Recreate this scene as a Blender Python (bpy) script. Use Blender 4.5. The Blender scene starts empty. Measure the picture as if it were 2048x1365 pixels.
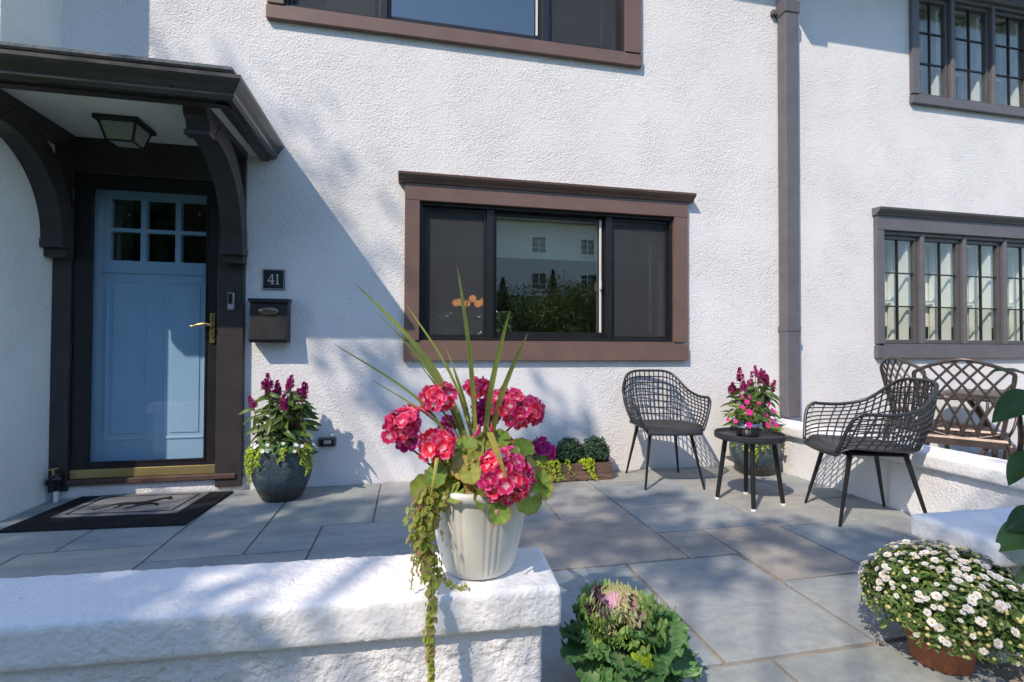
import bpy, bmesh, math, random
from mathutils import Vector, Matrix, noise, Quaternion
R = math.radians
rng = random.Random(41)
sc = bpy.context.scene
COL = sc.collection

# ------------------------------------------------------------------ camera
cam_d = bpy.data.cameras.new('camera'); cam = bpy.data.objects.new('camera', cam_d); COL.objects.link(cam)
cam_d.sensor_width = 36; cam_d.lens = 17.13; cam_d.clip_start = 0.05; cam_d.clip_end = 600
YAW, PIT, ROL = 0.2051, 0.01676, 0.003725
fw = Vector((math.sin(YAW)*math.cos(PIT), math.cos(YAW)*math.cos(PIT), math.sin(PIT)))
r0 = Vector((math.cos(YAW), -math.sin(YAW), 0)); u0 = r0.cross(fw)
r2 = r0*math.cos(ROL) + u0*math.sin(ROL); u2 = u0*math.cos(ROL) - r0*math.sin(ROL)
M = Matrix((r2, u2, -fw)).transposed().to_4x4(); M.translation = Vector((0, -3.819, 1.010))
cam.matrix_world = M; sc.camera = cam

# ------------------------------------------------------------------ light
SUN = Vector((1.06, 1.0, -1.48)).normalized()          # the way the light travels
elev = math.asin(-SUN.z); azim = math.atan2(-SUN.x, -SUN.y)
w = bpy.data.worlds.new('World'); sc.world = w; w.use_nodes = True
nt = w.node_tree; nt.nodes.clear()
sky = nt.nodes.new('ShaderNodeTexSky'); sky.sky_type = 'NISHITA'; sky.sun_disc = False
sky.sun_elevation = elev; sky.sun_rotation = azim; sky.air_density = 1.0; sky.dust_density = 0.15; sky.ozone_density = 1.8
bg = nt.nodes.new('ShaderNodeBackground'); bg.inputs[1].default_value = 0.15
wo = nt.nodes.new('ShaderNodeOutputWorld'); nt.links.new(sky.outputs[0], bg.inputs[0]); nt.links.new(bg.outputs[0], wo.inputs[0])
sd = bpy.data.lights.new('sun', 'SUN'); sd.energy = 2.3; sd.angle = R(0.53); sd.color = (1, 0.87, 0.71)
sun = bpy.data.objects.new('sun', sd); COL.objects.link(sun); sun.location = (-8, -8, 12)
sun.rotation_euler = SUN.to_track_quat('-Z', 'Y').to_euler()
vs = sc.view_settings
sc.display_settings.display_device = 'sRGB'
vs.view_transform = 'Standard'; vs.look = 'None'; vs.exposure = 1.0; vs.gamma = 1.0; vs.use_curve_mapping = False
sc.cycles.max_bounces = 6; sc.cycles.transparent_max_bounces = 10; sc.cycles.diffuse_bounces = 4; sc.cycles.glossy_bounces = 3; sc.cycles.transmission_bounces = 3
sc.cycles.use_denoising = True; sc.cycles.use_adaptive_sampling = True; sc.cycles.adaptive_threshold = .02

# ------------------------------------------------------------------ helpers
def tag(o, label=None, cat=None, group=None, kind=None):
    if label: o['label'] = label
    if cat: o['category'] = cat
    if group: o['group'] = group
    if kind: o['kind'] = kind
    return o
def empty(name, loc=(0, 0, 0), rz=0, label=None, cat=None, group=None, kind=None):
    o = bpy.data.objects.new(name, None); COL.objects.link(o); o.empty_display_size = 0.1
    o.location = loc; o.rotation_euler = (0, 0, rz)
    return tag(o, label, cat, group, kind)
def link(name, me, parent=None, loc=None, rot=None, scale=None):
    o = bpy.data.objects.new(name, me); COL.objects.link(o)
    if parent: o.parent = parent
    if loc is not None: o.location = loc
    if rot is not None:
        if isinstance(rot, Quaternion): o.rotation_mode = 'QUATERNION'; o.rotation_quaternion = rot
        else: o.rotation_euler = rot
    if scale is not None: o.scale = (scale,)*3 if isinstance(scale, (int, float)) else scale
    return o
def catmull(pts, n, closed=False):
    P = [Vector(p) for p in pts]; out = []
    m = len(P); segs = m if closed else m-1
    for k in range(n + (0 if closed else 1)):
        t = k/n*segs; i = min(int(t), segs-1); f = t-i
        if closed: p0, p1, p2, p3 = P[(i-1) % m], P[i % m], P[(i+1) % m], P[(i+2) % m]
        else: p0, p1, p2, p3 = P[max(i-1, 0)], P[i], P[min(i+1, m-1)], P[min(i+2, m-1)]
        out.append(0.5*((2*p1)+(p2-p0)*f+(2*p0-5*p1+4*p2-p3)*f*f+(3*p1-p0-3*p2+p3)*f*f*f))
    return out
class MB:
    def __init__(s): s.v = []; s.f = []; s.t = []
    def add(s, v, f, t=None, mat=None):
        o = len(s.v)
        s.v += [(mat @ Vector(p)) if mat else Vector(p) for p in v]
        s.f += [tuple(i+o for i in q) for q in f]
        s.t += list(t) if t is not None else [0.0]*len(v)
        return s
    def box(s, x0, x1, y0, y1, z0, z1, mat=None):
        v = [(x, y, z) for z in (z0, z1) for y in (y0, y1) for x in (x0, x1)]
        return s.add(v, [(0, 2, 3, 1), (4, 5, 7, 6), (0, 1, 5, 4), (2, 6, 7, 3), (0, 4, 6, 2), (1, 3, 7, 5)], None, mat)
    def prism(s, poly, axis, a, b, mat=None):
        n = len(poly)
        def P(p, q):
            if axis == 'x': return (q, p[0], p[1])
            if axis == 'y': return (p[0], q, p[1])
            return (p[0], p[1], q)
        v = [P(p, a) for p in poly]+[P(p, b) for p in poly]
        f = [tuple(range(n))[::-1], tuple(range(n, 2*n))]+[(i, (i+1) % n, n+(i+1) % n, n+i) for i in range(n)]
        return s.add(v, f, None, mat)
    def tube(s, pts, r, n=6, r1=None, cap=True, closed=False, flat=1.0):
        P = [Vector(p) for p in pts]; m = len(P)
        if m < 2: return s
        o = len(s.v); up = None
        for i, p in enumerate(P):
            if closed: d = P[(i+1) % m]-P[i-1]
            else: d = P[min(i+1, m-1)]-P[max(i-1, 0)]
            if d.length < 1e-9: d = Vector((0, 0, 1))
            d.normalize()
            if up is None:
                up = Vector((0, 0, 1)) if abs(d.z) < .9 else Vector((1, 0, 0))
            a = up-d*up.dot(d)
            if a.length < 1e-6: a = d.orthogonal()
            a.normalize(); up = a; b = d.cross(a)
            rr = r if r1 is None else r+(r1-r)*i/(m-1)
            for k in range(n):
                th = 2*math.pi*(k+.5)/n
                s.v.append(p+a*math.cos(th)*rr*flat+b*math.sin(th)*rr); s.t.append(i/(m-1))
        for i in range(m if closed else m-1):
            for k in range(n):
                j = (i+1) % m
                s.f.append((o+i*n+k, o+i*n+(k+1) % n, o+j*n+(k+1) % n, o+j*n+k))
        if cap and not closed:
            s.f.append(tuple(o+k for k in range(n))[::-1]); s.f.append(tuple(o+(m-1)*n+k for k in range(n)))
        return s
    def lathe(s, prof, n=32, c=(0, 0, 0), fn=None):
        o = len(s.v); m = len(prof)
        for i, (r, z) in enumerate(prof):
            for k in range(n):
                th = 2*math.pi*k/n; rr = fn(r, z, th) if fn else r
                s.v.append(Vector((c[0]+rr*math.cos(th), c[1]+rr*math.sin(th), c[2]+z))); s.t.append(i/(m-1))
        for i in range(m-1):
            for k in range(n):
                s.f.append((o+i*n+k, o+i*n+(k+1) % n, o+(i+1)*n+(k+1) % n, o+(i+1)*n+k))
        if prof[0][0] > 1e-4: s.f.append(tuple(o+k for k in range(n))[::-1])
        if prof[-1][0] > 1e-4: s.f.append(tuple(o+(m-1)*n+k for k in range(n)))
        return s
    def ball(s, c, r, n=10, m=7, sz=1.0):
        prof = [(max(r*math.sin(math.pi*i/m), 1e-5), -r*sz*math.cos(math.pi*i/m)) for i in range(m+1)]
        return s.lathe(prof, n, c)
    def mesh(s, name, mat, smooth=False):
        me = bpy.data.meshes.new(name)
        me.from_pydata([tuple(p) for p in s.v], [], s.f); me.materials.append(mat)
        a = me.attributes.new('t', 'FLOAT', 'POINT'); a.data.foreach_set('value', s.t)
        if smooth: me.polygons.foreach_set('use_smooth', [True]*len(me.polygons))
        me.update()
        return me
    def build(s, name, mat, parent=None, smooth=False, bev=0, seg=2, loc=None, rot=None):
        o = link(name, s.mesh(name, mat, smooth), parent, loc, rot)
        if bev:
            b = o.modifiers.new('bevel', 'BEVEL'); b.width = bev; b.segments = seg; b.limit_method = 'ANGLE'; b.angle_limit = R(35)
        return o
def recalc(o):
    bm = bmesh.new(); bm.from_mesh(o.data); bmesh.ops.recalc_face_normals(bm, faces=bm.faces); bm.to_mesh(o.data); bm.free()
    return o
def weld(o, d=1e-4):
    bm = bmesh.new(); bm.from_mesh(o.data); bmesh.ops.remove_doubles(bm, verts=bm.verts, dist=d)
    bmesh.ops.recalc_face_normals(bm, faces=bm.faces); bm.to_mesh(o.data); bm.free(); return o
def rough_box(name, x0, x1, y0, y1, z0, z1, mat, parent=None, step=.03, rad=.02, amp=.004, nscale=14, loc=None, rot=None):
    """a rendered block with softened edges and an uneven hand-trowelled face"""
    def axis(a, b):
        n = max(2, int((b-a)/step)); return [a+(b-a)*i/n for i in range(n+1)]
    X, Y, Z = axis(x0, x1), axis(y0, y1), axis(z0, z1)
    idx = {}; m = MB()
    def vid(i, j, k):
        key = (i, j, k)
        if key not in idx:
            p = Vector((X[i], Y[j], Z[k]))
            q = Vector((min(max(p.x, x0+rad), x1-rad), min(max(p.y, y0+rad), y1-rad), min(max(p.z, z0+rad), z1-rad)))
            d = p-q
            if d.length > 1e-6: d.normalize()
            r_ = rad+amp*(noise.noise(p*nscale)+.6*noise.noise(p*nscale*2.7+Vector((5, 1, 2))))
            idx[key] = len(m.v); m.v.append(q+d*r_); m.t.append(0)
        return idx[key]
    nx, ny, nz = len(X)-1, len(Y)-1, len(Z)-1
    for i in range(nx):
        for j in range(ny):
            for k, fl in ((0, 1), (nz, 0)):
                q = (vid(i, j, k), vid(i+1, j, k), vid(i+1, j+1, k), vid(i, j+1, k)); m.f.append(q[::-1] if fl else q)
    for i in range(nx):
        for k in range(nz):
            for j, fl in ((0, 0), (ny, 1)):
                q = (vid(i, j, k), vid(i+1, j, k), vid(i+1, j, k+1), vid(i, j, k+1)); m.f.append(q[::-1] if fl else q)
    for j in range(ny):
        for k in range(nz):
            for i, fl in ((0, 1), (nx, 0)):
                q = (vid(i, j, k), vid(i, j+1, k), vid(i, j+1, k+1), vid(i, j, k+1)); m.f.append(q[::-1] if fl else q)
    return m.build(name, mat, parent, smooth=True, loc=loc, rot=rot)

# ------------------------------------------------------------------ materials
def newmat(name):
    m = bpy.data.materials.new(name); m.use_nodes = True; n = m.node_tree; n.nodes.clear()
    out = n.nodes.new('ShaderNodeOutputMaterial'); return m, n, out
def nd(n, typ, **kw):
    x = n.nodes.new(typ)
    for k, v in kw.items():
        if k.startswith('i_'):
            key = k[2:]; x.inputs[int(key) if key.isdigit() else key.replace('_', ' ')].default_value = v
        else: setattr(x, k, v)
    return x
def ramp(n, fac, stops):
    r = n.nodes.new('ShaderNodeValToRGB'); cr = r.color_ramp
    cr.elements[0].position, cr.elements[0].color = stops[0][0], (*stops[0][1], 1)
    cr.elements[1].position, cr.elements[1].color = stops[-1][0], (*stops[-1][1], 1)
    for p, c in stops[1:-1]:
        e = cr.elements.new(p); e.color = (*c, 1)
    n.links.new(fac, r.inputs[0]); return r.outputs[0]
def prin(n, out, rough=.5, metal=0, spec=.5):
    b = nd(n, 'ShaderNodeBsdfPrincipled'); b.inputs['Roughness'].default_value = rough; b.inputs['Metallic'].default_value = metal
    b.inputs['Specular IOR Level'].default_value = spec; n.links.new(b.outputs[0], out.inputs[0]); return b
def pos(n): return nd(n, 'ShaderNodeNewGeometry').outputs['Position']
def objc(n): return nd(n, 'ShaderNodeTexCoord').outputs['Object']
def mathn(n, op, a, b=None):
    x = nd(n, 'ShaderNodeMath', operation=op)
    for i, q in enumerate((a, b)):
        if q is None: continue
        if isinstance(q, (int, float)): x.inputs[i].default_value = q
        else: n.links.new(q, x.inputs[i])
    return x.outputs[0]
def noi(n, co, scale, detail=4, rough=.55):
    x = nd(n, 'ShaderNodeTexNoise'); x.inputs['Scale'].default_value = scale; x.inputs['Detail'].default_value = detail
    x.inputs['Roughness'].default_value = rough; n.links.new(co, x.inputs['Vector']); return x.outputs['Fac']
def bump(n, h, strength, dist, b):
    x = nd(n, 'ShaderNodeBump'); x.inputs['Strength'].default_value = strength; x.inputs['Distance'].default_value = dist
    n.links.new(h, x.inputs['Height']); n.links.new(x.outputs[0], b.inputs['Normal'])
def stucco(name, c0, c1, scale=1.0, strength=.75, dist=.013, coarse=.30):
    m, n, out = newmat(name); b = prin(n, out, .92, 0, .15); co = pos(n)
    f1 = noi(n, co, 60*scale, 4, .62); f2 = noi(n, co, 150*scale, 3, .6); f3 = noi(n, co, 14*scale, 3)
    v = nd(n, 'ShaderNodeTexVoronoi', feature='SMOOTH_F1'); v.inputs['Scale'].default_value = 88*scale
    n.links.new(co, v.inputs['Vector'])
    big = noi(n, co, 1.3, 3)
    h = mathn(n, 'ADD', mathn(n, 'MULTIPLY', f1, .9), mathn(n, 'MULTIPLY', f2, .35))
    h = mathn(n, 'ADD', h, mathn(n, 'MULTIPLY', v.outputs['Distance'], .40))
    h = mathn(n, 'ADD', h, mathn(n, 'MULTIPLY', f3, coarse*2))
    bump(n, h, strength, dist, b)
    rg = ramp(n, noi(n, co, 2.1, 4, .6), [(.34, (strength*.4,)*3), (.62, (strength*1.1,)*3)])
    n.links.new(rg, [x for x in n.nodes if x.type == 'BUMP'][0].inputs['Strength'])
    # old paint: faint drift of tone, darker pin-holes
    pin = ramp(n, f1, [(.30, (.68, .68, .68)), (.35, (1, 1, 1))])
    col = ramp(n, big, [(.3, c0), (.7, c1)])
    mx = nd(n, 'ShaderNodeMix', data_type='RGBA', blend_type='MULTIPLY'); mx.inputs[0].default_value = .8
    n.links.new(col, mx.inputs[6]); n.links.new(pin, mx.inputs[7]); n.links.new(mx.outputs[2], b.inputs['Base Color'])
    return m
def simple(name, c, rough=.5, metal=0, spec=.5, var=.12, scale=25, bmp=0, c2=None, coord='obj', bscale=None):
    m, n, out = newmat(name); b = prin(n, out, rough, metal, spec); co = objc(n) if coord == 'obj' else pos(n)
    f = noi(n, co, scale, 5)
    c2 = c2 or tuple(x*(1-var) for x in c)
    n.links.new(ramp(n, f, [(.35, c2), (.65, c)]), b.inputs['Base Color'])
    rr = mathn(n, 'ADD', mathn(n, 'MULTIPLY', noi(n, co, scale*.6, 3), .2), rough-.1); n.links.new(rr, b.inputs['Roughness'])
    if bmp: bump(n, noi(n, co, bscale or scale*3, 4), .5, bmp, b)
    return m
def leafmat(name, stops, trans=.35, rough=.45, tfac=0, vein=None, spec=.4, tip=None):
    """leaf: tint drawn per leaf; petals and blades may change along their length (attribute t)"""
    m, n, out = newmat(name)
    oi = nd(n, 'ShaderNodeObjectInfo').outputs['Random']; gi = nd(n, 'ShaderNodeNewGeometry').outputs['Random Per Island']
    f = mathn(n, 'FRACT', mathn(n, 'ADD', oi, gi)); col = ramp(n, f, stops)
    nz = noi(n, pos(n), 60, 3); at = nd(n, 'ShaderNodeAttribute', attribute_name='t').outputs['Fac']
    mx = nd(n, 'ShaderNodeMix', data_type='RGBA', blend_type='MULTIPLY'); mx.inputs[0].default_value = .6
    n.links.new(col, mx.inputs[6]); n.links.new(ramp(n, nz, [(.3, (.72, .72, .72)), (.7, (1.1, 1.1, 1.1))]), mx.inputs[7]); col = mx.outputs[2]
    if tip:
        m2 = nd(n, 'ShaderNodeMix', data_type='RGBA'); n.links.new(ramp(n, at, [(tip[0], (0, 0, 0)), (tip[1], (1, 1, 1))]), m2.inputs[0])
        n.links.new(col, m2.inputs[6]); m2.inputs[7].default_value = (*tip[2], 1); col = m2.outputs[2]
    b = nd(n, 'ShaderNodeBsdfPrincipled'); b.inputs['Roughness'].default_value = rough; b.inputs['Specular IOR Level'].default_value = spec
    tr = nd(n, 'ShaderNodeBsdfTranslucent'); n.links.new(col, b.inputs['Base Color']); n.links.new(col, tr.inputs['Color'])
    ms = nd(n, 'ShaderNodeMixShader'); ms.inputs[0].default_value = trans
    n.links.new(b.outputs[0], ms.inputs[1]); n.links.new(tr.outputs[0], ms.inputs[2]); n.links.new(ms.outputs[0], out.inputs[0])
    return m
def glassmat(name, boost=1.6, base=.05, tint=(.93, .96, .95), wav=0.0):
    m, n, out = newmat(name)
    ge = nd(n, 'ShaderNodeNewGeometry'); dt = nd(n, 'ShaderNodeVectorMath', operation='DOT_PRODUCT')
    n.links.new(ge.outputs['Normal'], dt.inputs[0]); n.links.new(ge.outputs['Incoming'], dt.inputs[1])
    sch = mathn(n, 'POWER', mathn(n, 'SUBTRACT', 1.0, mathn(n, 'ABSOLUTE', dt.outputs['Value'])), 5.0)      # Schlick, the same from both sides
    fac = mathn(n, 'MINIMUM', mathn(n, 'ADD', mathn(n, 'MULTIPLY', sch, .96), base), 1.0)
    t = nd(n, 'ShaderNodeBsdfTransparent'); t.inputs[0].default_value = (*tint, 1)
    g = nd(n, 'ShaderNodeBsdfGlossy'); g.inputs['Roughness'].default_value = 0.0; g.inputs[0].default_value = (1, 1, 1, 1)
    if wav: 
        bn = nd(n, 'ShaderNodeBump'); bn.inputs['Strength'].default_value = wav; bn.inputs['Distance'].default_value = .004
        n.links.new(noi(n, pos(n), 3.5, 2), bn.inputs['Height']); n.links.new(bn.outputs[0], g.inputs['Normal'])
    ms = nd(n, 'ShaderNodeMixShader'); n.links.new(fac, ms.inputs[0]); n.links.new(t.outputs[0], ms.inputs[1]); n.links.new(g.outputs[0], ms.inputs[2])
    n.links.new(ms.outputs[0], out.inputs[0]); return m
def screenmat(name):
    m, n, out = newmat(name)
    d = nd(n, 'ShaderNodeBsdfDiffuse'); d.inputs[0].default_value = (.075, .078, .086, 1)
    t = nd(n, 'ShaderNodeBsdfTransparent'); ms = nd(n, 'ShaderNodeMixShader')
    f = mathn(n, 'ADD', mathn(n, 'MULTIPLY', noi(n, pos(n), 4, 2), .14), .42); n.links.new(f, ms.inputs[0])
    n.links.new(t.outputs[0], ms.inputs[1]); n.links.new(d.outputs[0], ms.inputs[2]); n.links.new(ms.outputs[0], out.inputs[0]); return m
def emis(name, c, s):
    m, n, out = newmat(name); e = nd(n, 'ShaderNodeEmission'); e.inputs[0].default_value = (*c, 1); e.inputs[1].default_value = s
    n.links.new(e.outputs[0], out.inputs[0]); return m

WHITE = stucco('stucco_white', (.77, .755, .765), (.84, .825, .835))
WHITE2 = stucco('stucco_neighbour', (.77, .755, .765), (.84, .825, .835), 1.12)
CREAM = stucco('stucco_wing', (.84, .83, .80), (.88, .87, .84), .9, .8)
CAPM = stucco('stucco_cap', (.78, .765, .775), (.85, .835, .845), .75, .7, .010, .5)
CRUST = stucco('stucco_rough_cast', (.76, .75, .76), (.84, .825, .835), .42, 1.0, .022, .6)
BROWN = simple('paint_brown', (.185, .115, .095), .42, 0, .5, .14, 6, .0006, coord='pos', bscale=160)
GREYT = simple('paint_grey', (.145, .137, .152), .5, 0, .45, .16, 7, .0006, coord='pos', bscale=160)
DARK = simple('paint_black_brown', (.050, .042, .043), .4, 0, .5, .25, 9, .0006, coord='pos', bscale=140)
FRAME = simple('bronze_aluminium', (.022, .021, .024), .38, .2, .5, .2, 12)
FRAMEG = simple('grey_sash_paint', (.10, .092, .096), .45, 0, .5, .15, 12)
GUTTER = simple('gutter_paint', (.055, .050, .052), .30, .1, .6, .25, 10)
SOFFIT = simple('soffit_plaster', (.78, .77, .74), .9, 0, .2, .08, 8, .002, coord='pos')
ROOFM = simple('roof_felt', (.20, .22, .24), .9, 0, .2, .35, 40, .004, coord='pos')
DOORM = simple('door_paint_blue', (.42, .60, .80), .35, 0, .5, .06, 5)
GLASS = glassmat('window_glass', 1.7, .125, (.86, .90, .89), .035)
GLASSD = glassmat('storm_glass', 1.4, .035, (.93, .96, .97), .02)
GLASSC = glassmat('casement_glass', 1.3, .04, (.95, .97, .96), .05)
SCREEN = screenmat('insect_screen')
BRASS = simple('brass', (.62, .45, .18), .28, .9, .5, .12, 20)
GOLDP = simple('kick_strip_brass', (.55, .43, .19), .35, .75, .5, .1, 8)
BLACKM = simple('black_plastic', (.018, .018, .02), .42, 0, .5, .2, 20)
CHAIRM = simple('charcoal_resin', (.030, .031, .036), .38, 0, .55, .1, 30)
LEGM = simple('black_metal', (.02, .02, .022), .4, .3, .5, .1, 30)
WHITEP = simple('white_plastic', (.75, .75, .74), .4, 0, .5, .05, 20)
VINYL = simple('white_vinyl', (.78, .79, .77), .45, 0, .4, .05, 10)
POTW = simple('pale_plastic_pot', (.70, .68, .63), .5, 0, .4, .07, 9)
TERRA = simple('terracotta', (.40, .145, .075), .75, 0, .3, .3, 14, .001)
SOIL = simple('soil', (.035, .024, .017), .95, 0, .2, .5, 60, .01)
CASTM = simple('cast_bronze', (.135, .105, .092), .38, .55, .5, .35, 18, .001)
STONEW = simple('pale_mineral', (.5, .5, .5), .6)
STEM = simple('plant_stem', (.16, .17, .06), .6, 0, .3, .3, 30)
WOODST = simple('woody_stem', (.17, .115, .07), .8, 0, .2, .35, 40)
ROOM = simple('room_wall', (.17, .15, .135), .9, 0, .2, .1, 3)
ROOMD = simple('room_floor', (.07, .05, .035), .6)
BLIND = simple('roller_blind', (.62, .58, .48), .9, 0, .1, .05, 4)
CREAMB = simple('cream_blind', (.86, .83, .76), .9, 0, .1, .05, 4)

def bluestone():
    m, n, out = newmat('bluestone'); b = prin(n, out, .62, 0, .35); co = pos(n)
    oi = nd(n, 'ShaderNodeObjectInfo').outputs['Random']
    base = ramp(n, oi, [(0, (.275, .305, .325)), (.25, (.31, .325, .325)), (.45, (.265, .30, .32)), (.62, (.335, .33, .315)), (.8, (.29, .32, .315)), (.93, (.335, .30, .265)), (1, (.28, .305, .325))])
    mp = nd(n, 'ShaderNodeMapping'); mp.inputs['Scale'].default_value = (1.0, 2.4, 1); n.links.new(co, mp.inputs[0])
    a = noi(n, mp.outputs[0], 2.6, 6, .6); c = noi(n, co, 30, 5, .65); d = noi(n, co, 230, 2, .5); e = noi(n, co, 7, 4)
    mx = nd(n, 'ShaderNodeMix', data_type='RGBA', blend_type='MULTIPLY'); mx.inputs[0].default_value = 1
    n.links.new(base, mx.inputs[6]); n.links.new(ramp(n, a, [(.28, (.72, .74, .78)), (.5, (1, 1, 1)), (.72, (1.25, 1.2, 1.12))]), mx.inputs[7])
    m2 = nd(n, 'ShaderNodeMix', data_type='RGBA', blend_type='MULTIPLY'); m2.inputs[0].default_value = .8
    n.links.new(mx.outputs[2], m2.inputs[6]); n.links.new(ramp(n, c, [(.3, (.82, .82, .82)), (.7, (1.14, 1.14, 1.14))]), m2.inputs[7])
    m3 = nd(n, 'ShaderNodeMix', data_type='RGBA'); n.links.new(ramp(n, e, [(.62, (0, 0, 0)), (.80, (.55, .55, .55))]), m3.inputs[0])
    n.links.new(m2.outputs[2], m3.inputs[6]); m3.inputs[7].default_value = (.30, .245, .20, 1)
    n.links.new(m3.outputs[2], b.inputs['Base Color'])
    n.links.new(ramp(n, c, [(.3, (.5, .5, .5)), (.7, (.75, .75, .75))]), b.inputs['Roughness'])
    bump(n, mathn(n, 'ADD', mathn(n, 'MULTIPLY', c, .7), mathn(n, 'MULTIPLY', d, .25)), .35, .004, b)
    return m
STONE = bluestone()
MORTAR = simple('joint_mortar', (.34, .29, .235), .95, 0, .15, .35, 18, .004, coord='pos')
def glaze():
    m, n, out = newmat('dark_glaze'); b = prin(n, out, .22, 0, .6); co = objc(n)
    v = nd(n, 'ShaderNodeTexVoronoi', feature='F1'); v.inputs['Scale'].default_value = 34; n.links.new(co, v.inputs['Vector'])
    wv = nd(n, 'ShaderNodeTexWave', wave_type='RINGS', rings_direction='SPHERICAL'); wv.inputs['Scale'].default_value = 38; wv.inputs['Distortion'].default_value = 22; wv.inputs['Detail'].default_value = 3; wv.inputs['Detail Scale'].default_value = 2.2
    n.links.new(co, wv.inputs['Vector'])
    sp = nd(n, 'ShaderNodeSeparateXYZ'); n.links.new(co, sp.inputs[0])
    f = mathn(n, 'ADD', mathn(n, 'MULTIPLY', wv.outputs['Fac'], .5), mathn(n, 'MULTIPLY', noi(n, co, 9, 4), .6))
    top = ramp(n, f, [(.38, (.006, .010, .016)), (.55, (.018, .036, .052)), (.72, (.085, .15, .17))])
    low = ramp(n, noi(n, co, 40, 3), [(.3, (.022, .019, .020)), (.7, (.06, .05, .05))])
    hz = mathn(n, 'ADD', sp.outputs['Z'], mathn(n, 'MULTIPLY', noi(n, co, 12, 3), .05))
    mx = nd(n, 'ShaderNodeMix', data_type='RGBA'); n.links.new(ramp(n, hz, [(.10, (0, 0, 0)), (.15, (1, 1, 1))]), mx.inputs[0])
    n.links.new(low, mx.inputs[6]); n.links.new(top, mx.inputs[7]); n.links.new(mx.outputs[2], b.inputs['Base Color'])
    bump(n, wv.outputs['Fac'], .6, .004, b); return m
GLAZE = glaze()
def woodmat():
    m, n, out = newmat('weathered_wood'); b = prin(n, out, .8, 0, .25); co = objc(n)
    mp = nd(n, 'ShaderNodeMapping'); mp.inputs['Scale'].default_value = (2.5, 30, 30); n.links.new(co, mp.inputs[0])
    f = noi(n, mp.outputs[0], 3, 6, .6); n.links.new(ramp(n, f, [(.3, (.055, .035, .028)), (.5, (.14, .085, .065)), (.72, (.24, .16, .125))]), b.inputs['Base Color'])
    bump(n, f, .5, .003, b); return m
WOOD = woodmat()
def chrome():
    m, n, out = newmat('ribbed_chrome'); b = prin(n, out, .12, 1, .5); b.inputs['Base Color'].default_value = (.36, .35, .36, 1); return m
CHROME = chrome()
def frosted():
    m, n, out = newmat('frosted_glass'); b = prin(n, out, .35, 0, .5)
    f = noi(n, objc(n), 90, 3); n.links.new(ramp(n, f, [(.35, (.42, .43, .41)), (.65, (.60, .61, .58))]), b.inputs['Base Color'])
    b.inputs['Transmission Weight'].default_value = .3; bump(n, f, .4, .002, b); return m
FROST = frosted()
def matfab(name, c0, c1):
    m, n, out = newmat(name); b = prin(n, out, .95, 0, .1); f = noi(n, objc(n), 260, 3); n.links.new(ramp(n, f, [(.3, c0), (.7, c1)]), b.inputs['Base Color'])
    bump(n, f, .8, .004, b); return m
MATB = matfab('mat_black_pile', (.008, .008, .010), (.028, .028, .032)); MATG = matfab('mat_grey_pile', (.12, .12, .125), (.27, .27, .28))

# ------------------------------------------------------------------ ground and terrace
m = MB(); N = 60
def gz(x, y):
    t = min(max((-y-7.5)/24, 0), 1); return -.72+5.6*t*t*(3-2*t)+(.05*noise.noise(Vector((x*.4, y*.4, 0))) if y < -6 else 0)
xs = [-200, -120, -70]+[-40+2.0*i for i in range(51)]+[90, 150, 220]
ys = [-220, -120, -70]+[-44+1.4*i for i in range(32)]+[2, 8, 20, 60, 140]
for y in ys:
    for x in xs: m.v.append(Vector((x, y, gz(x, y)))); m.t.append(0)
for j in range(len(ys)-1):
    for i in range(len(xs)-1):
        a = j*len(xs)+i; m.f.append((a, a+1, a+len(xs)+1, a+len(xs)))
GRASS = simple('lawn', (.075, .115, .030), .9, 0, .15, .45, 5, .02, c2=(.04, .075, .02), coord='pos')
tag(m.build('ground', GRASS, smooth=True), kind='structure')

terr = MB().box(-2.33, 3.10, -3.15, 0.0, -.70, -.010).build('terrace', MORTAR); tag(terr, kind='structure')
RECT = [(-2.33, -1.72, -.98, -.004), (-1.72, -1.235, -.98, -.004), (-1.235, -.80, -1.20, -.004), (-2.33, -1.86, -1.62, -.98), (-1.86, -1.235, -1.62, -.98),
        (-.80, -.21, -.85, -.004), (-.80, -.485, -1.20, -.85), (-1.235, -.485, -1.78, -1.20), (-.21, .45, -.33, -.004), (-.21, .45, -.86, -.33), (-.485, .45, -1.66, -.86),
        (.45, .88, -1.03, -.60), (.88, 1.335, -1.03, -.60), (.45, 1.335, -1.66, -1.03), (.45, 1.335, -.60, -.004), (1.335, 2.05, -.87, -.33), (1.335, 2.30, -.33, -.004),
        (1.335, 2.05, -1.33, -.87), (2.05, 2.66, -1.38, -.90), (2.05, 2.66, -.90, -.33), (2.30, 3.09, -.33, -.004), (2.66, 3.09, -.98, -.33), (2.66, 3.09, -1.52, -.98),
        (1.335, 1.61, -1.66, -1.33), (1.61, 2.09, -1.95, -1.33), (2.09, 2.66, -1.95, -1.38), (2.66, 3.09, -2.30, -1.52),
        (.30, 1.0, -2.41, -1.66), (1.0, 1.59, -2.41, -1.66), (1.59, 2.09, -2.41, -1.95), (2.09, 2.66, -2.30, -1.95),
        (-.485, .30, -2.30, -1.66), (-2.33, -1.235, -2.30, -1.62), (-1.235, -.485, -2.30, -1.78),
        (.40, 1.16, -3.15, -2.41), (1.16, 1.80, -3.15, -2.41)]
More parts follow.
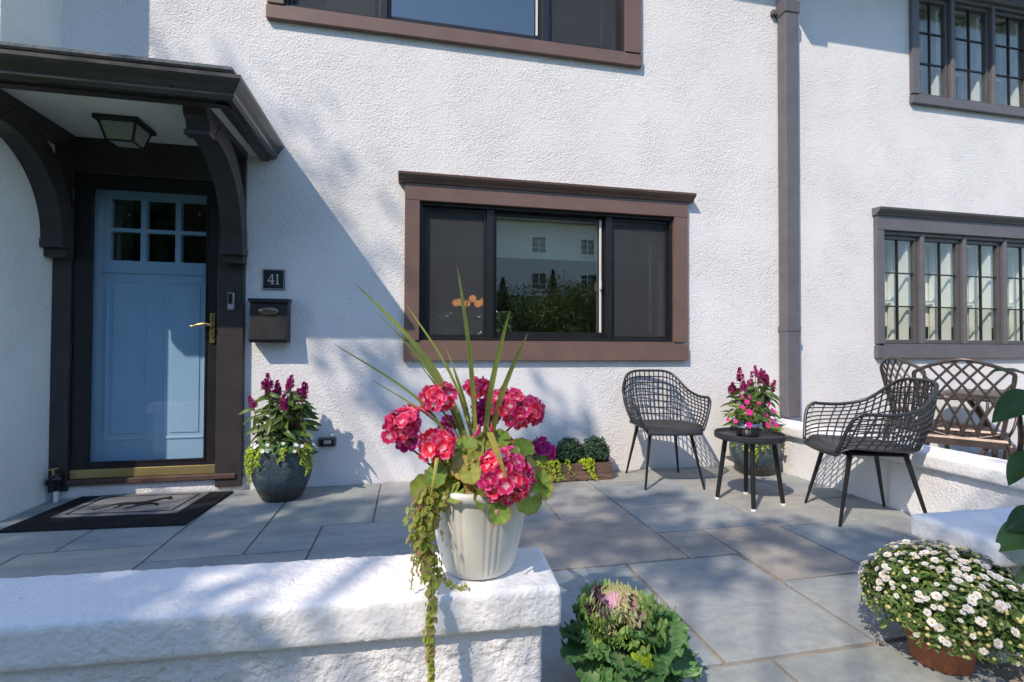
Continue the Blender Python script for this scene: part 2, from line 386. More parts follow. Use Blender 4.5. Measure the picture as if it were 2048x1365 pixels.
for i, (x0, x1, y0, y1) in enumerate(RECT):
    if abs(y1+1.33) < .001 and x0 == 1.61: pass
    g = .0045+.002*rng.random() if y1 > -1.6 else .009
    if i == 23: g = .005
    mb = MB(); cx, cy = (x0+x1)/2, (y0+y1)/2
    j = lambda: rng.uniform(-.0022, .0022)
    hx, hy = (x1-x0)/2-g, (y1-y0)/2-g
    q = [(-hx+j(), -hy+j()), (hx+j(), -hy+j()), (hx+j(), hy+j()), (-hx+j(), hy+j())]
    mb.prism(q, 'z', -.03, rng.uniform(-.0015, .0015))
    mb.build('flagstone', STONE, terr, bev=.003, loc=(cx, cy, 0))
# the neighbour's patio and the steps down to the garden
tag(MB().box(3.30, 9.5, -3.2, 0, -.70, -.004).build('neighbour_patio', simple('patio_concrete', (.34, .33, .31), .9, 0, .2, .2, 5, .003, coord='pos')), kind='structure')
st = empty('garden_steps', (1.1, -3.3, -.7), kind='structure')
for k in range(3):
    MB().box(-.70, .70, -.30*(k+1)+.14, -.30*k+.14, 0, .53-.17*k).build('step', MORTAR, st, bev=.01)

# ------------------------------------------------------------------ houses
def wall_holes(name, x0, x1, z0, z1, holes, mat, parent, y=0.0, depth=.28):
    xs = sorted({x0, x1, *[h[0] for h in holes], *[h[1] for h in holes]}); zs = sorted({z0, z1, *[h[2] for h in holes], *[h[3] for h in holes]})
    mb = MB()
    for a, b in zip(xs, xs[1:]):
        for c, d in zip(zs, zs[1:]):
            if any(h[0]-1e-6 <= a and b <= h[1]+1e-6 and h[2]-1e-6 <= c and d <= h[3]+1e-6 for h in holes): continue
            mb.add([(a, y, c), (b, y, c), (b, y, d), (a, y, d)], [(0, 1, 2, 3)])
            mb.add([(a, y+depth, c), (b, y+depth, c), (b, y+depth, d), (a, y+depth, d)], [(3, 2, 1, 0)])
    for (a, b, c, d) in holes:
        mb.add([(a, y, c), (a, y+depth, c), (a, y+depth, d), (a, y, d)], [(0, 1, 2, 3)]); mb.add([(b, y, c), (b, y+depth, c), (b, y+depth, d), (b, y, d)], [(3, 2, 1, 0)])
        mb.add([(a, y, c), (b, y, c), (b, y+depth, c), (a, y+depth, c)], [(0, 1, 2, 3)]); mb.add([(a, y, d), (b, y, d), (b, y+depth, d), (a, y+depth, d)], [(3, 2, 1, 0)])
    mb.add([(x0, y, z1), (x1, y, z1), (x1, y+depth, z1), (x0, y+depth, z1)], [(0, 1, 2, 3)])
    mb.add([(x0, y, z0), (x0, y+depth, z0), (x0, y+depth, z1), (x0, y, z1)], [(0, 3, 2, 1)]); mb.add([(x1, y, z0), (x1, y+depth, z0), (x1, y+depth, z1), (x1, y, z1)], [(0, 1, 2, 3)])
    return mb.build(name, mat, parent)
def room(parent, x0, x1, y0, y1, z0, z1, back=None, mat=None):
    """the room behind a window: closed so that only the window lights it"""
    mb = MB(); t = .06
    mb.box(x0-t, x0, y0, y1, z0, z1); mb.box(x1, x1+t, y0, y1, z0, z1); mb.box(x0-t, x1+t, y0, y1+t, z1+.002, z1+t)
    mb.box(x0-t, x1+t, y0, y1+t, z0-t, z0-.002)
    if back:
        a, b, c, d = back
        mb.box(x0, a, y1, y1+t, z0, z1); mb.box(b, x1, y1, y1+t, z0, z1); mb.box(a, b, y1, y1+t, z0, c); mb.box(a, b, y1, y1+t, d, z1)
    else: mb.box(x0, x1, y1, y1+t, z0, z1)
    return mb.build('room', mat or ROOM, parent)

H1 = empty('house', (0.5, 0, 0), label='white stucco row house with brown window trim and a blue front door', cat='house', group=None)
H1.location = (0, 0, 0)
W1 = (.06, 2.21, 1.07, 2.15); WU = (-.93, 1.76, 3.52, 4.62); WD = (-2.235, -1.325, .10, 2.19)
wall_holes('wall', -2.33, 3.40, -.72, 5.2, [W1, WU, WD], WHITE, H1)
room(H1, -.3, 2.6, .281, 4.6, .0, 2.6, back=(.42, 1.75, .85, 1.68)); room(H1, -1.6, 2.3, .281, 3.4, 3.0, 5.0)
room(H1, -2.5, -1.0, .281, 2.5, .05, 2.5)
# roof eave over the top storey
mb = MB().prism([(-.60, 5.03), (.30, 5.03), (.30, 5.9), (-.60, 5.10)], 'x', -2.35, 3.30); mb.build('roof', ROOFM, H1)
# ground-floor sliding window
def casing(parent, x0, x1, z0, z1, ix0, ix1, iz0, iz1, mat, cornice=True, sill=True, proud=.035, head_over=.04):
    mb = MB(); mb.box(x0, ix0, -proud, .03, iz0+(0), iz1).build('casing', mat, parent, bev=.003)
    MB().box(ix1, x1, -proud, .03, iz0, iz1).build('casing', mat, parent, bev=.003)
    MB().box(x0, x1, -proud-.002, .03, iz1, z1).build('casing', mat, parent, bev=.003)
    MB().box(x0-.004, x1+.004, -proud-.006, .03, z0, iz0-.018).build('sill', mat, parent, bev=.003)
    MB().box(ix0-.01, ix1+.01, -proud+.012, .06, iz0-.0175, iz0).build('sill_ledge', mat, parent, bev=.002)
    if cornice:
        poly = [(.0, z1+.001), (-.045, z1+.001), (-.052, z1+.02), (-.075, z1+.034), (-.088, z1+.05), (-.092, z1+.066), (0, z1+.072)]
        MB().prism(poly, 'x', x0-head_over, x1+head_over).build('cornice', mat, parent)
win = empty('window', (0, 0, 0)); win.parent = H1
casing(win, -.05, 2.33, .92, 2.28, .062, 2.205, 1.075, 2.15, BROWN, head_over=.05)
def frame_rect(mb, x0, x1, z0, z1, wd, y0, y1):
    mb.box(x0, x0+wd, y0, y1, z0, z1); mb.box(x1-wd, x1, y0, y1, z0, z1); mb.box(x0+wd, x1-wd, y0, y1, z0, z0+wd); mb.box(x0+wd, x1-wd, y0, y1, z1-wd, z1)
def slider(win, x0, x1, z0, z1, ma, mb_, white=True):
    """three-light sliding window: fixed screened lights either side of a clear middle light"""
    mb = MB(); frame_rect(mb, x0, x1, z0, z1, .022, .0, .13); mb.build('frame', FRAME, win, bev=.002)
    for a, b in ma: MB().box(a, b, .012, .12, z0+.022, z1-.022).build('mullion', FRAME, win, bev=.002)
    (c, d) = mb_
    s = MB(); frame_rect(s, c, d, z0+.024, z1-.024, .03, .055, .095); s.box(c, d, .05, .10, z0+.024, z0+.075); s.build('sash', FRAME, win)
    MB().box(c+.03, d-.03, .074, .078, z0+.075, z1-.054).build('pane', GLASS, win)
    if white:
        MB().box(d-.045, d-.030, .042, .0535, z0+.076, z1-.05).build('weatherstrip', VINYL, win)
        MB().box(d-.052, d-.036, .018, .041, (z0+z1)/2-.10, (z0+z1)/2-.03).build('latch', VINYL, win, bev=.003)
    for a, b in ((x0+.023, ma[0][0]-.001), (ma[1][1]+.001, x1-.023)):
        s = MB(); frame_rect(s, a, b, z0+.024, z1-.024, .022, .035, .055); s.build('screen_frame', FRAME, win)
        MB().box(a+.022, b-.022, .044, .0455, z0+.046, z1-.046).build('insect_screen', SCREEN, win)
        MB().box(a+.012, b-.012, .078, .082, z0+.036, z1-.036).build('pane', GLASS, win)
slider(win, .064, 2.203, 1.077, 2.148, ((.59, .645), (1.60, 1.655)), (.645, 1.60))
MB().box(2.055, 2.066, .115, .14, 1.15, 1.95).build('screen_pull', WHITEP, win)
MB().box(.08, 2.19, .245, .25, 1.79, 2.14).build('blind', BLIND, win)
# upper window
wu = empty('window'); wu.parent = H1
casing(wu, -1.04, 1.90, 3.41, 4.74, -.925, 1.755, 3.525, 4.615, BROWN)
slider(wu, -.923, 1.753, 3.527, 4.613, ((-.25, -.195), (1.04, 1.10)), (-.195, 1.04))
MB().box(-.90, -.30, .20, .205, 3.56, 4.6).build('curtain', CREAMB, wu)
MB().box(1.60, 1.61, .115, .14, 3.6, 4.4).build('screen_pull', WHITEP, wu)

# ---- doorway
mb = MB().box(-2.33, -2.225, -.045, .05, .055, 1.63); mb.build('door_post', DARK, H1, bev=.004)
mb = MB().box(-1.335, -1.165, -.045, .05, .035, 1.61); mb.build('door_post', DARK, H1, bev=.004)
MB().box(-2.33, -2.225, -.04, .05, 1.63, 2.43).build('door_post', DARK, H1); MB().box(-1.335, -1.165, -.04, .05, 1.61, 2.43).build('door_post', DARK, H1)
MB().box(-2.225, -1.335, -.035, .05, 2.19, 2.43).build('door_header', DARK, H1, bev=.004)
MB().box(-2.225, -1.20, -.058, .02, .094, .130).build('door_sill', simple('sill_wood', (.10, .06, .05), .6, 0, .4, .3, 20), H1, bev=.006)
rough_box('riser', -2.325, -1.14, -.022, .1, -.01, .092, WHITE, H1, .03, .008, .003)
sdoor = empty('storm_door'); sdoor.parent = H1
mb = MB(); x0, x1, z0, z1 = -2.222, -1.338, .132, 2.186
mb.box(x0, -2.123, -.02, .015, z0, z1); mb.box(-1.412, x1, -.02, .015, z0, z1); mb.box(-2.123, -1.412, -.02, .015, 2.095, z1); mb.box(-2.123, -1.412, -.02, .015, z0, .235)
mb.build('frame', FRAME, sdoor, bev=.003)
MB().box(-2.123, -1.412, -.004, 0, .235, 2.095).build('pane', GLASSD, sdoor)
mb = MB(); frame_rect(mb, -2.128, -1.407, .230, 2.10, .010, -.026, -.0205); mb.build('glazing_bead', FRAME, sdoor)
MB().box(-2.218, -1.340, -.030, -.0215, .133, .192).build('kick_strip', GOLDP, sdoor, bev=.002)
for zz in (.30, .95, 1.6, 2.0): MB().tube([(-2.224, -.03, zz), (-2.224, -.03, zz+.08)], .006, 8).build('hinge', FRAME, sdoor)
hd = MB().box(-1.385, -1.352, -.032, -.0215, 1.045, 1.255).build('handle_plate', BRASS, sdoor, bev=.012, seg=3)
mb = MB(); mb.tube([(-1.368, -.034, 1.17), (-1.368, -.075, 1.17)], .010, 10)
mb.tube(catmull([(-1.365, -.075, 1.17), (-1.40, -.08, 1.178), (-1.445, -.08, 1.17), (-1.475, -.078, 1.160), (-1.492, -.074, 1.164)], 14), .0095, 8, .006)
mb.build('lever', BRASS, sdoor, smooth=True); MB().tube([(-1.368, -.034, 1.09), (-1.368, -.045, 1.09)], .010, 12).build('lock', BRASS, sdoor)
# the blue door behind it
fd = empty('front_door'); fd.parent = H1
lx = [-2.075, -1.885, -1.85, -1.665, -1.63, -1.445]; lz = [1.625, 1.83, 1.855, 2.065]
hol = [(lx[2*i], lx[2*i+1], lz[2*j], lz[2*j+1]) for i in range(3) for j in range(2)]
wall_holes('door_slab', -2.20, -1.35, .13, 2.18, hol, DOORM, fd, .10, .045)
for (a, b, c, d) in hol:
    MB().box(a, b, .118, .122, c, d).build('pane', GLASSD, fd)
for (a, b) in ((-2.095, -1.82), (-1.725, -1.45)):
    mb = MB(); frame_rect(mb, a, b, .36, 1.49, .018, .094, .101); mb.build('panel_moulding', DOORM, fd, bev=.004)
    MB().box(a+.045, b-.045, .095, .101, .405, 1.445).build('raised_panel', DOORM, fd, bev=.005)
MB().box(-2.125, -1.41, .086, .101, 1.535, 1.56).build('shelf_moulding', DOORM, fd, bev=.006)

# ---- door canopy
can = empty('door_canopy'); can.parent = H1
L, RX, FY = -2.62, -.995, -.84
mb = MB(); poly = [(L, FY, 2.595), (RX, FY, 2.595), (RX, -.0, 2.595), (RX-.25, -.0, 2.80), (L, -.0, 2.80)]
mb.v = [Vector(p) for p in [(L, FY, 2.575), (RX, FY, 2.575), (RX, -.002, 2.575), (L, -.002, 2.575), (L, FY, 2.592), (RX, FY, 2.592), (RX, -.002, 2.592), (L, -.002, 2.80), (RX-.45, -.002, 2.80)]]
mb.t = [0]*9; mb.f = [(0, 3, 2, 1), (0, 1, 5, 4), (1, 2, 6, 5), (4, 5, 8, 7), (5, 6, 8), (0, 4, 7, 3), (2, 3, 7, 8, 6)]
mb.build('roof', ROOFM, can)
MB().box(L, RX-.05, FY+.03, -.003, 2.475, 2.574).build('fascia', DARK, can)
MB().box(L, -1.02, FY+.0, -.003, 2.432, 2.474).build('soffit', SOFFIT, can)
prof = [(0, 0), (.035, .0), (.05, .018), (.052, .038), (.072, .06), (.088, .085), (.095, .098), (.095, .118), (.082, .118), (.082, .104), (0, .10)]   # outward, up
def gutter_run(name, kind):
    mb = MB(); n = len(prof)
    for (o, z) in prof:
        if kind == 'f': pts = [(L, FY-o, 2.385+z), (RX-.02+o, FY-o, 2.385+z)]
        else: pts = [(RX-.02+o, FY-o, 2.385+z), (RX-.02+o, -.003, 2.385+z)]
        mb.v += [Vector(p) for p in pts]; mb.t += [0, 0]
    for i in range(n):
        a = 2*i; b = 2*((i+1) % n); mb.f.append((a, a+1, b+1, b))
    mb.f.append(tuple(range(0, 2*n, 2))); mb.f.append(tuple(range(1, 2*n, 2))[::-1])
    return recalc(mb.build(name, GUTTER, can))
gutter_run('gutter', 'f'); gutter_run('gutter', 's')
MB().box(-1.155, -1.02, FY+.02, -.004, 2.405, 2.431).build('bed_moulding', SOFFIT, can)
MB().box(RX-.075, RX-.0205, FY+.0, -.004, 2.37, 2.431).build('eave_board', DARK, can)
MB().box(L, RX-.0205, FY-.0, FY+.055, 2.372, 2.431).build('eave_board', DARK, can)
for bx in (-2.275, -1.21):
    br = MB(); hw = .066
    outer = [(-.045-.60*math.sin(a), 1.70+.66*(1-math.cos(a))) for a in [R(90*i/14) for i in range(15)]]
    # curved brace: thick band between two arcs
    a1 = [(-.05-.62*(1-math.cos(R(90*i/16))), 1.68+.64*math.sin(R(90*i/16))) for i in range(17)]
    a2 = [(-.05-.46*(1-math.cos(R(90*i/16)))+.0, 1.68+.75*math.sin(R(90*i/16))) for i in range(17)]
    inner = [(-.155-.50*(1-math.cos(R(90*i/16))), 1.71+.55*math.sin(R(90*i/16))) for i in range(17)]
    oute = [(-.046-.42*(1-math.cos(R(90*i/16)))*1.2, 1.71+.665*math.sin(R(90*i/16))) for i in range(17)]
    band = inner+oute[::-1]
    br.prism(band, 'x', bx-hw, bx+hw)
    br.build('brace', DARK, can)
    # horizontal arm under the soffit, with a scrolled nose
    MB().prism([(-.045, 2.43), (-.80, 2.43), (-.80, 2.385), (-.765, 2.375), (-.755, 2.335), (-.725, 2.315), (-.715, 2.27), (-.66, 2.25), (-.60, 2.27), (-.50, 2.36), (-.045, 2.36)], 'x', bx-hw+.004, bx+hw-.004).build('arm', DARK, can)
    MB().box(bx-hw-.003, bx+hw+.003, -.735, -.66, 2.235, 2.262).build('arm_block', DARK, can, bev=.004)
    MB().box(bx-hw-.006, bx+hw+.006, -.165, -.045, 1.655, 1.71).build('foot_block', DARK, can, bev=.004)
    MB().box(bx-hw, bx+hw, -.125, -.045, 1.60, 1.655).build('foot_block', DARK, can, bev=.004)

# ---- the neighbouring house beyond the downspout
H2 = empty('neighbouring_house', (0, 0, 0), label='white stucco neighbouring house with grey leaded casement windows beyond the downspout', cat='house')
A3 = (4.385, 6.44, 1.07, 2.16); A4 = (4.82, 6.30, 3.50, 4.55)
wall_holes('wall', 3.4005, 9.5, -.72, 5.2, [A3, A4], WHITE2, H2)
room(H2, 4.2, 6.7, .281, 1.6, .6, 2.5, mat=VINYL); room(H2, 4.6, 6.5, .281, 1.5, 3.2, 4.8, mat=VINYL)
MB().prism([(-.60, 4.96), (.30, 4.96), (.30, 5.85), (-.60, 5.04)], 'x', 3.22, 9.5).build('roof', ROOFM, H2)
MB().box(2.88, 3.06, -.70, -.45, 4.88, 5.028).build('gutter_end', GUTTER, H2); MB().box(3.05, 9.5, -.70, -.601, 4.93, 5.03).build('gutter', GUTTER, H2)
def casement(parent, x0, x1, z0, z1, rows=3, rails=.037):
    s = MB(); frame_rect(s, x0, x1, z0, z1, rails, .02, .065); s.build('sash', FRAMEG, parent, bev=.003)
    MB().box(x0+rails, x1-rails, .040, .0435, z0+rails, z1-rails).build('pane', GLASSC, parent)
    g = MB(); cx = (x0+x1)/2
    g.box(cx-.006, cx+.006, .030, .052, z0+rails, z1-rails)
    for k in range(1, rows):
        zz = z0+rails+(z1-z0-2*rails)*k/rows; g.box(x0+rails, x1-rails, .031, .051, zz-.006, zz+.006)
    g.build('muntin', FRAME, parent)
def grey_window(parent, x0, x1, z0, z1, ix0, ix1, iz0, iz1, edges, cornice):
    wv = empty('window'); wv.parent = parent
    casing(wv, x0, x1, z0, z1, ix0, ix1, iz0, iz1, GREYT, cornice=cornice, head_over=.015)
    for i, (a, b) in enumerate(edges):
        casement(wv, a, b, iz0+.004, iz1-.035)
        if i: MB().box(edges[i-1][1]+.004, a-.004, -.012, .09, iz0+.002, iz1-.002).build('mullion', GREYT, wv, bev=.008)
        # inner white jambs, an inner sash and the blind behind each light
        MB().box(b-.075, b-.045, .075, .275, iz0+.03, iz1-.03).build('inner_jamb', VINYL, wv)
        s = MB(); frame_rect(s, a+.03, b-.078, iz0+.03, iz1-.03, .022, .20, .24); zc = iz0+(iz1-iz0)*.40; s.box(a+.052, b-.10, .2, .24, zc-.015, zc+.015); s.build('inner_sash', VINYL, wv)
        MB().box(a+.0, b-.085, .262, .266, iz0+(iz1-iz0)*.17, iz1-.02).build('blind', CREAMB, wv)
    MB().box(ix0, ix1, -.005, .09, iz1-.033, iz1-.001).build('head_rail', GREYT, wv)
    return wv
grey_window(H2, 4.30, 6.54, .94, 2.29, 4.388, 6.44, 1.075, 2.155, [(4.392, 4.84), (4.895, 5.365), (5.415, 5.885), (5.935, 6.436)], True)
grey_window(H2, 4.74, 6.40, 3.41, 4.64, 4.824, 6.30, 3.505, 4.545, [(4.828, 5.245), (5.30, 5.77), (5.82, 6.296)], False)

# ---- projecting wing on the other side of the door
wg = empty('projecting_wing', (-2.33, 0, 0), label='shaded cream stucco wing projecting beside the blue front door', cat='house wing')
MB().box(-4.2, 0, -.495, .9, -.72, 6.2).build('wall', CREAM, wg)
MB().prism([(-1.0, 6.201), (1.0, 6.201), (1.0, 7.2), (-1.0, 6.35)], 'x', -4.4, .02).build('roof', ROOFM, wg)

# ---- downspout
dsp = empty('downspout', (3.315, -.06, 0), label='square grey metal downspout on the wall between the two houses', cat='downspout')
mb = MB(); mb.box(-.068, .068, -.052, .052, .415, 4.9); mb.build('pipe', GREYT, dsp, bev=.012, seg=2)
MB().box(-.078, .078, -.060, .056, 4.03, 4.14).build('strap', GREYT, dsp, bev=.006)
MB().box(-.135, -.0785, .020, .056, 4.05, 4.09).build('strap_lug', GREYT, dsp, bev=.004)
MB().box(-.0715, .0715, -.056, .054, 1.18, 1.22).build('seam_collar', GREYT, dsp)

# ---- low walls
WR = R(-3.0)
fwl = empty('garden_wall', (.40, -2.34, 0), WR, label='thick low white stucco wall with a wide cap carrying the big flower pot', cat='low wall')
rough_box('cap', -3.2, .0, -.27, .0, .295, .40, CAPM, fwl, .011, .015, .0028, 34)
rough_box('body', -3.15, -.045, -.238, -.03, -.72, .30, CRUST, fwl, .016, .008, .005, 45)
rwl = empty('garden_wall', (1.835, -2.32, 0), R(-1.0), label='shaded low white stucco wall end behind the potted white chrysanthemum', cat='low wall')
rough_box('cap', 0, 1.5, -.29, 0, .315, .40, CAPM, rwl, .012, .014, .0025, 34)
rough_box('body', .06, 1.45, -.25, -.04, -.72, .32, CRUST, rwl, .03, .012, .005, 22)
swl = empty('garden_wall', (3.0, 0, 0), 0, label='sunlit low white stucco wall running out from the house behind the mesh chair', cat='low wall')
rough_box('cap', 0, .29, -2.31, -.002, .308, .40, CAPM, swl, .018, .014, .0025, 30)
rough_box('body', .038, .26, -2.31, -.002, -.72, .31, WHITE2, swl, .04, .01, .004, 18)

# ------------------------------------------------------------------ fittings by the door
lt = empty('porch_light', (-1.775, -.325, 2.432), 0, label='square ceiling lantern with frosted panes under the door canopy', cat='light')
MB().box(-.125, .125, -.115, .115, -.028, -.001).build('top_plate', BLACKM, lt, bev=.006)
tp = [(-.10, -.09), (.10, -.09), (.10, .09), (-.10, .09)]; bt = [(-.072, -.062), (.072, -.062), (.072, .062), (-.072, .062)]
for i in range(4):
    a, b = tp[i], tp[(i+1) % 4]; c, d = bt[i], bt[(i+1) % 4]
    MB().add([(*a, -.03), (*b, -.03), (*d, -.135), (*c, -.135)], [(0, 1, 2, 3)]).build('pane', FROST, lt)
    MB().tube([(*a, -.028), (*c, -.138)], .007, 6).build('corner_bar', BLACKM, lt)
    MB().tube([(*c, -.137), (*d, -.137)], .006, 6).build('bottom_bar', BLACKM, lt)
MB().box(-.07, .07, -.06, .06, -.134, -.131).build('bottom_pane', FROST, lt)

pq = empty('house_number_plaque', (-.977, 0, 1.51), 0, label='small square black plaque with a silver border reading 41', cat='sign')
MB().box(-.076, .076, -.014, -.001, -.074, .074).build('plate', BLACKM, pq, bev=.003)
SILV = simple('silver_paint', (.62, .64, .66), .4, .3)
mb = MB(); frame_rect(mb, -.073, .073, -.071, .071, .004, -.0165, -.0142); mb.build('border', SILV, pq)
four = [(-.004, -.035), (-.004, -.018), (-.032, -.018), (-.032, -.011), (-.010, .038), (.004, .038), (.004, -.010), (.011, -.010), (.011, -.018), (.004, -.018), (.004, -.030), (.010, -.031), (.010, -.035), (-.011, -.035), (-.011, -.031), (-.004, -.030)]
mb = MB()
mb.prism([(-.006, -.03), (.003, -.03), (.003, .038), (-.006, .038)], 'y', -.017, -.0142)
mb.prism([(-.033, -.018), (-.006, -.018), (-.006, -.010), (-.033, -.010)], 'y', -.017, -.0142)
mb.prism([(.003, -.018), (.011, -.018), (.011, -.010), (.003, -.010)], 'y', -.017, -.0142)
mb.prism([(-.033, -.010), (-.026, -.010), (-.004, .036), (-.006, .038)], 'y', -.0168, -.0142)
mb.prism([(-.012, -.036), (.009, -.036), (.009, -.030), (-.012, -.030)], 'y', -.017, -.0142)
mb.build('numeral_four', SILV, pq, loc=(-.006, 0, 0))
mb = MB()
mb.prism([(.020, -.03), (.029, -.03), (.029, .038), (.020, .038)], 'y', -.017, -.0142)
mb.prism([(.013, -.036), (.036, -.036), (.036, -.030), (.013, -.030)], 'y', -.017, -.0142)
mb.prism([(.013, .028), (.020, .030), (.020, .038), (.013, .033)], 'y', -.017, -.0142)
mb.build('numeral_one', SILV, pq, loc=(.002, 0, 0))

mbx = empty('mailbox', (-.985, 0, 1.05), 0, label='black metal wall mailbox with an oval bronze badge under the number plaque', cat='mailbox')
mb = MB(); mb.prism([(-.002, .02), (-.002, .30), (-.09, .30), (-.118, .02), (-.105, .0), (-.012, .0)], 'x', -.125, .125); mb.build('box', BLACKM, mbx, bev=.004)
mb = MB(); mb.prism([(-.001, .302), (-.001, .318), (-.10, .312), (-.112, .300), (-.112, .285), (-.106, .285), (-.104, .302)], 'x', -.133, .133); mb.build('lid', simple('mailbox_lid', (.05, .05, .055), .35, .4), mbx, bev=.002)
mb = MB(); pr = [(1e-5, .012), (.5, .011), (.85, .007), (1.0, .0)]
for i, (r_, h) in enumerate(pr):
    for k in range(28):
        th = 2*math.pi*k/28; mb.v.append(Vector((.067*r_*math.cos(th), -.103-h, .222+.032*r_*math.sin(th)))); mb.t.append(0)
for i in range(3):
    for k in range(28): mb.f.append((i*28+k, i*28+(k+1) % 28, (i+1)*28+(k+1) % 28, (i+1)*28+k))
recalc(mb.build('badge', simple('bronze_badge', (.23, .17, .13), .35, .7), mbx, smooth=True, loc=(-.0, 0, 0)))

db = empty('doorbell', (-1.243, -.045, 1.34), 0, label='slim grey and black video doorbell on the dark door post', cat='doorbell')
MB().box(-.022, .022, -.020, 0, -.062, .062).build('body', simple('silver_plastic', (.42, .43, .45), .35, .4), db, bev=.018, seg=4)
MB().box(-.015, .015, -.0235, -.0205, -.018, .054).build('camera_panel', BLACKM, db, bev=.012, seg=3)
MB().tube([(0, -.0205, -.040), (0, -.0235, -.040)], .011, 18).build('button', simple('button_ring', (.6, .62, .66), .3, .2), db)

ob = empty('outlet_box', (-.595, 0, .322), 0, label='grey outdoor socket box low on the wall beside the celosia pot', cat='socket box')
MB().box(-.062, .062, -.035, -.001, -.034, .034).build('housing', simple('grey_cast', (.17, .165, .155), .5, .5), ob, bev=.008)
MB().box(-.048, .048, -.040, -.0355, -.024, .020).build('cover', BLACKM, ob, bev=.005)
MB().box(-.022, .030, -.0435, -.0405, -.010, .016).build('label_plate', STONEW, ob, bev=.002)

sp = empty('wall_tap', (-2.265, -.03, .0), 0, label='small dark wall tap with a white pipe stub in the corner by the doorway', cat='tap')
MB().tube([(0, -.045, .001), (0, -.045, .075)], .014, 10).build('pipe', WHITEP, sp)
mb = MB(); mb.tube([(0, -.045, .075), (0, -.045, .19)], .024, 10); mb.tube([(0, .0, .15), (0, -.09, .15)], .018, 10); mb.ball((0, -.045, .15), .034); mb.tube([(-.045, -.055, .125), (.03, -.045, .15)], .02, 8); mb.build('tap_body', BLACKM, sp, smooth=True)
MB().tube([(-.03, -.075, .215), (.03, -.075, .225)], .006, 6).build('handle', BRASS, sp)
mb = MB(); mb.tube([(0, -.07, .18), (0, -.073, .218)], .007, 8); mb.build('spindle', BRASS, sp)

dm = empty('doormat', (-1.70, -.352, .0005), R(-4.0), label='black doormat with a grey panel and a trotting horse before the door', cat='doormat')
MB().box(-.475, .475, -.33, .315, 0, .012).build('base', MATB, dm, bev=.003)
MB().box(-.345, .335, -.135, .300, .0122, .0165).build('panel', MATG, dm)
mb = MB(); bw = .012
for (a, b, c, d) in ((-.30, .29, -.100, -.100+bw), (-.30, .29, .258-bw, .258), (-.30, -.30+bw, -.100+bw, .258-bw), (.29-bw, .29, -.100+bw, .258-bw)): mb.box(a, b, c, d, .0167, .0178)
mb.build('border', MATB, dm)
HORSE = [(0, .30), (.10, .40), (.20, .49), (.30, .56), (.45, .55), (.58, .58), (.68, .72), (.78, .86), (.84, .93), (.87, 1.02), (.89, .92), (.94, .84), (1.0, .70), (.95, .64), (.89, .72), (.83, .70), (.78, .55), (.75, .43), (.87, .38), (.94, .22), (.90, .17), (.84, .29), (.70, .28), (.62, .21), (.53, .03), (.47, -.02), (.46, .03), (.52, .12), (.57, .30), (.45, .34), (.37, .30), (.34, .14), (.28, .08), (.26, .12), (.29, .28), (.24, .34), (.15, .15), (.03, -.02), (-.02, .02), (.09, .19), (.19, .40), (.12, .36), (.03, .27)]
def fill_poly(name, poly, mat, parent, z0, z1, sx, sy, ox, oy):
    bm = bmesh.new(); vs_ = [bm.verts.new((ox+sx*p[0], oy+sy*p[1], z0)) for p in poly]
    f = bm.faces.new(vs_); r_ = bmesh.ops.extrude_face_region(bm, geom=[f])
    for e in r_['geom']:
        if isinstance(e, bmesh.types.BMVert): e.co.z = z1
    bmesh.ops.triangulate(bm, faces=[x for x in bm.faces if len(x.verts) > 4]); bmesh.ops.recalc_face_normals(bm, faces=bm.faces)
    me = bpy.data.meshes.new(name); bm.to_mesh(me); bm.free(); me.materials.append(mat); return link(name, me, parent)
fill_poly('horse_motif', HORSE, MATB, dm, .0167, .0180, .37, .25, -.20, -.025)

# ------------------------------------------------------------------ mesh bucket chairs
def shell_pt(u, v):
    """u -1..1 round from one arm over the back to the other arm; v 0 at the seat .. 1 at the rim"""
    s = 1 if u >= 0 else -1; a = abs(u)
    B = [(0, .235, .435), (.10, .232, .436), (.185, .19, .440), (.222, .07, .446), (.232, -.08, .452), (.225, -.20, .458)]
    T = [(0, .315, .835), (.13, .308, .830), (.205, .275, .790), (.265, .165, .690), (.292, .02, .652), (.290, -.155, .655)]
    def cv(P, t):
        t = t*(len(P)-1); i = min(int(t), len(P)-2); f = t-i
        g = lambda k: Vector(P[k]) if k >= 0 else Vector((-P[1][0], P[1][1], P[1][2]))
        p0, p1, p2, p3 = g(i-1), g(i), g(i+1), g(min(i+2, len(P)-1))
        return .5*((2*p1)+(p2-p0)*f+(2*p0-5*p1+4*p2-p3)*f*f+(3*p1-p0-3*p2+p3)*f*f*f)
    b, t = cv(B, a), cv(T, a)
    q = b.lerp(t, v)
    out = Vector((q.x, max(q.y, 0)*1.0, 0))
    if out.length > 1e-5: q += out.normalized()*.018*math.sin(math.pi*v)
    q.x *= s
    return q
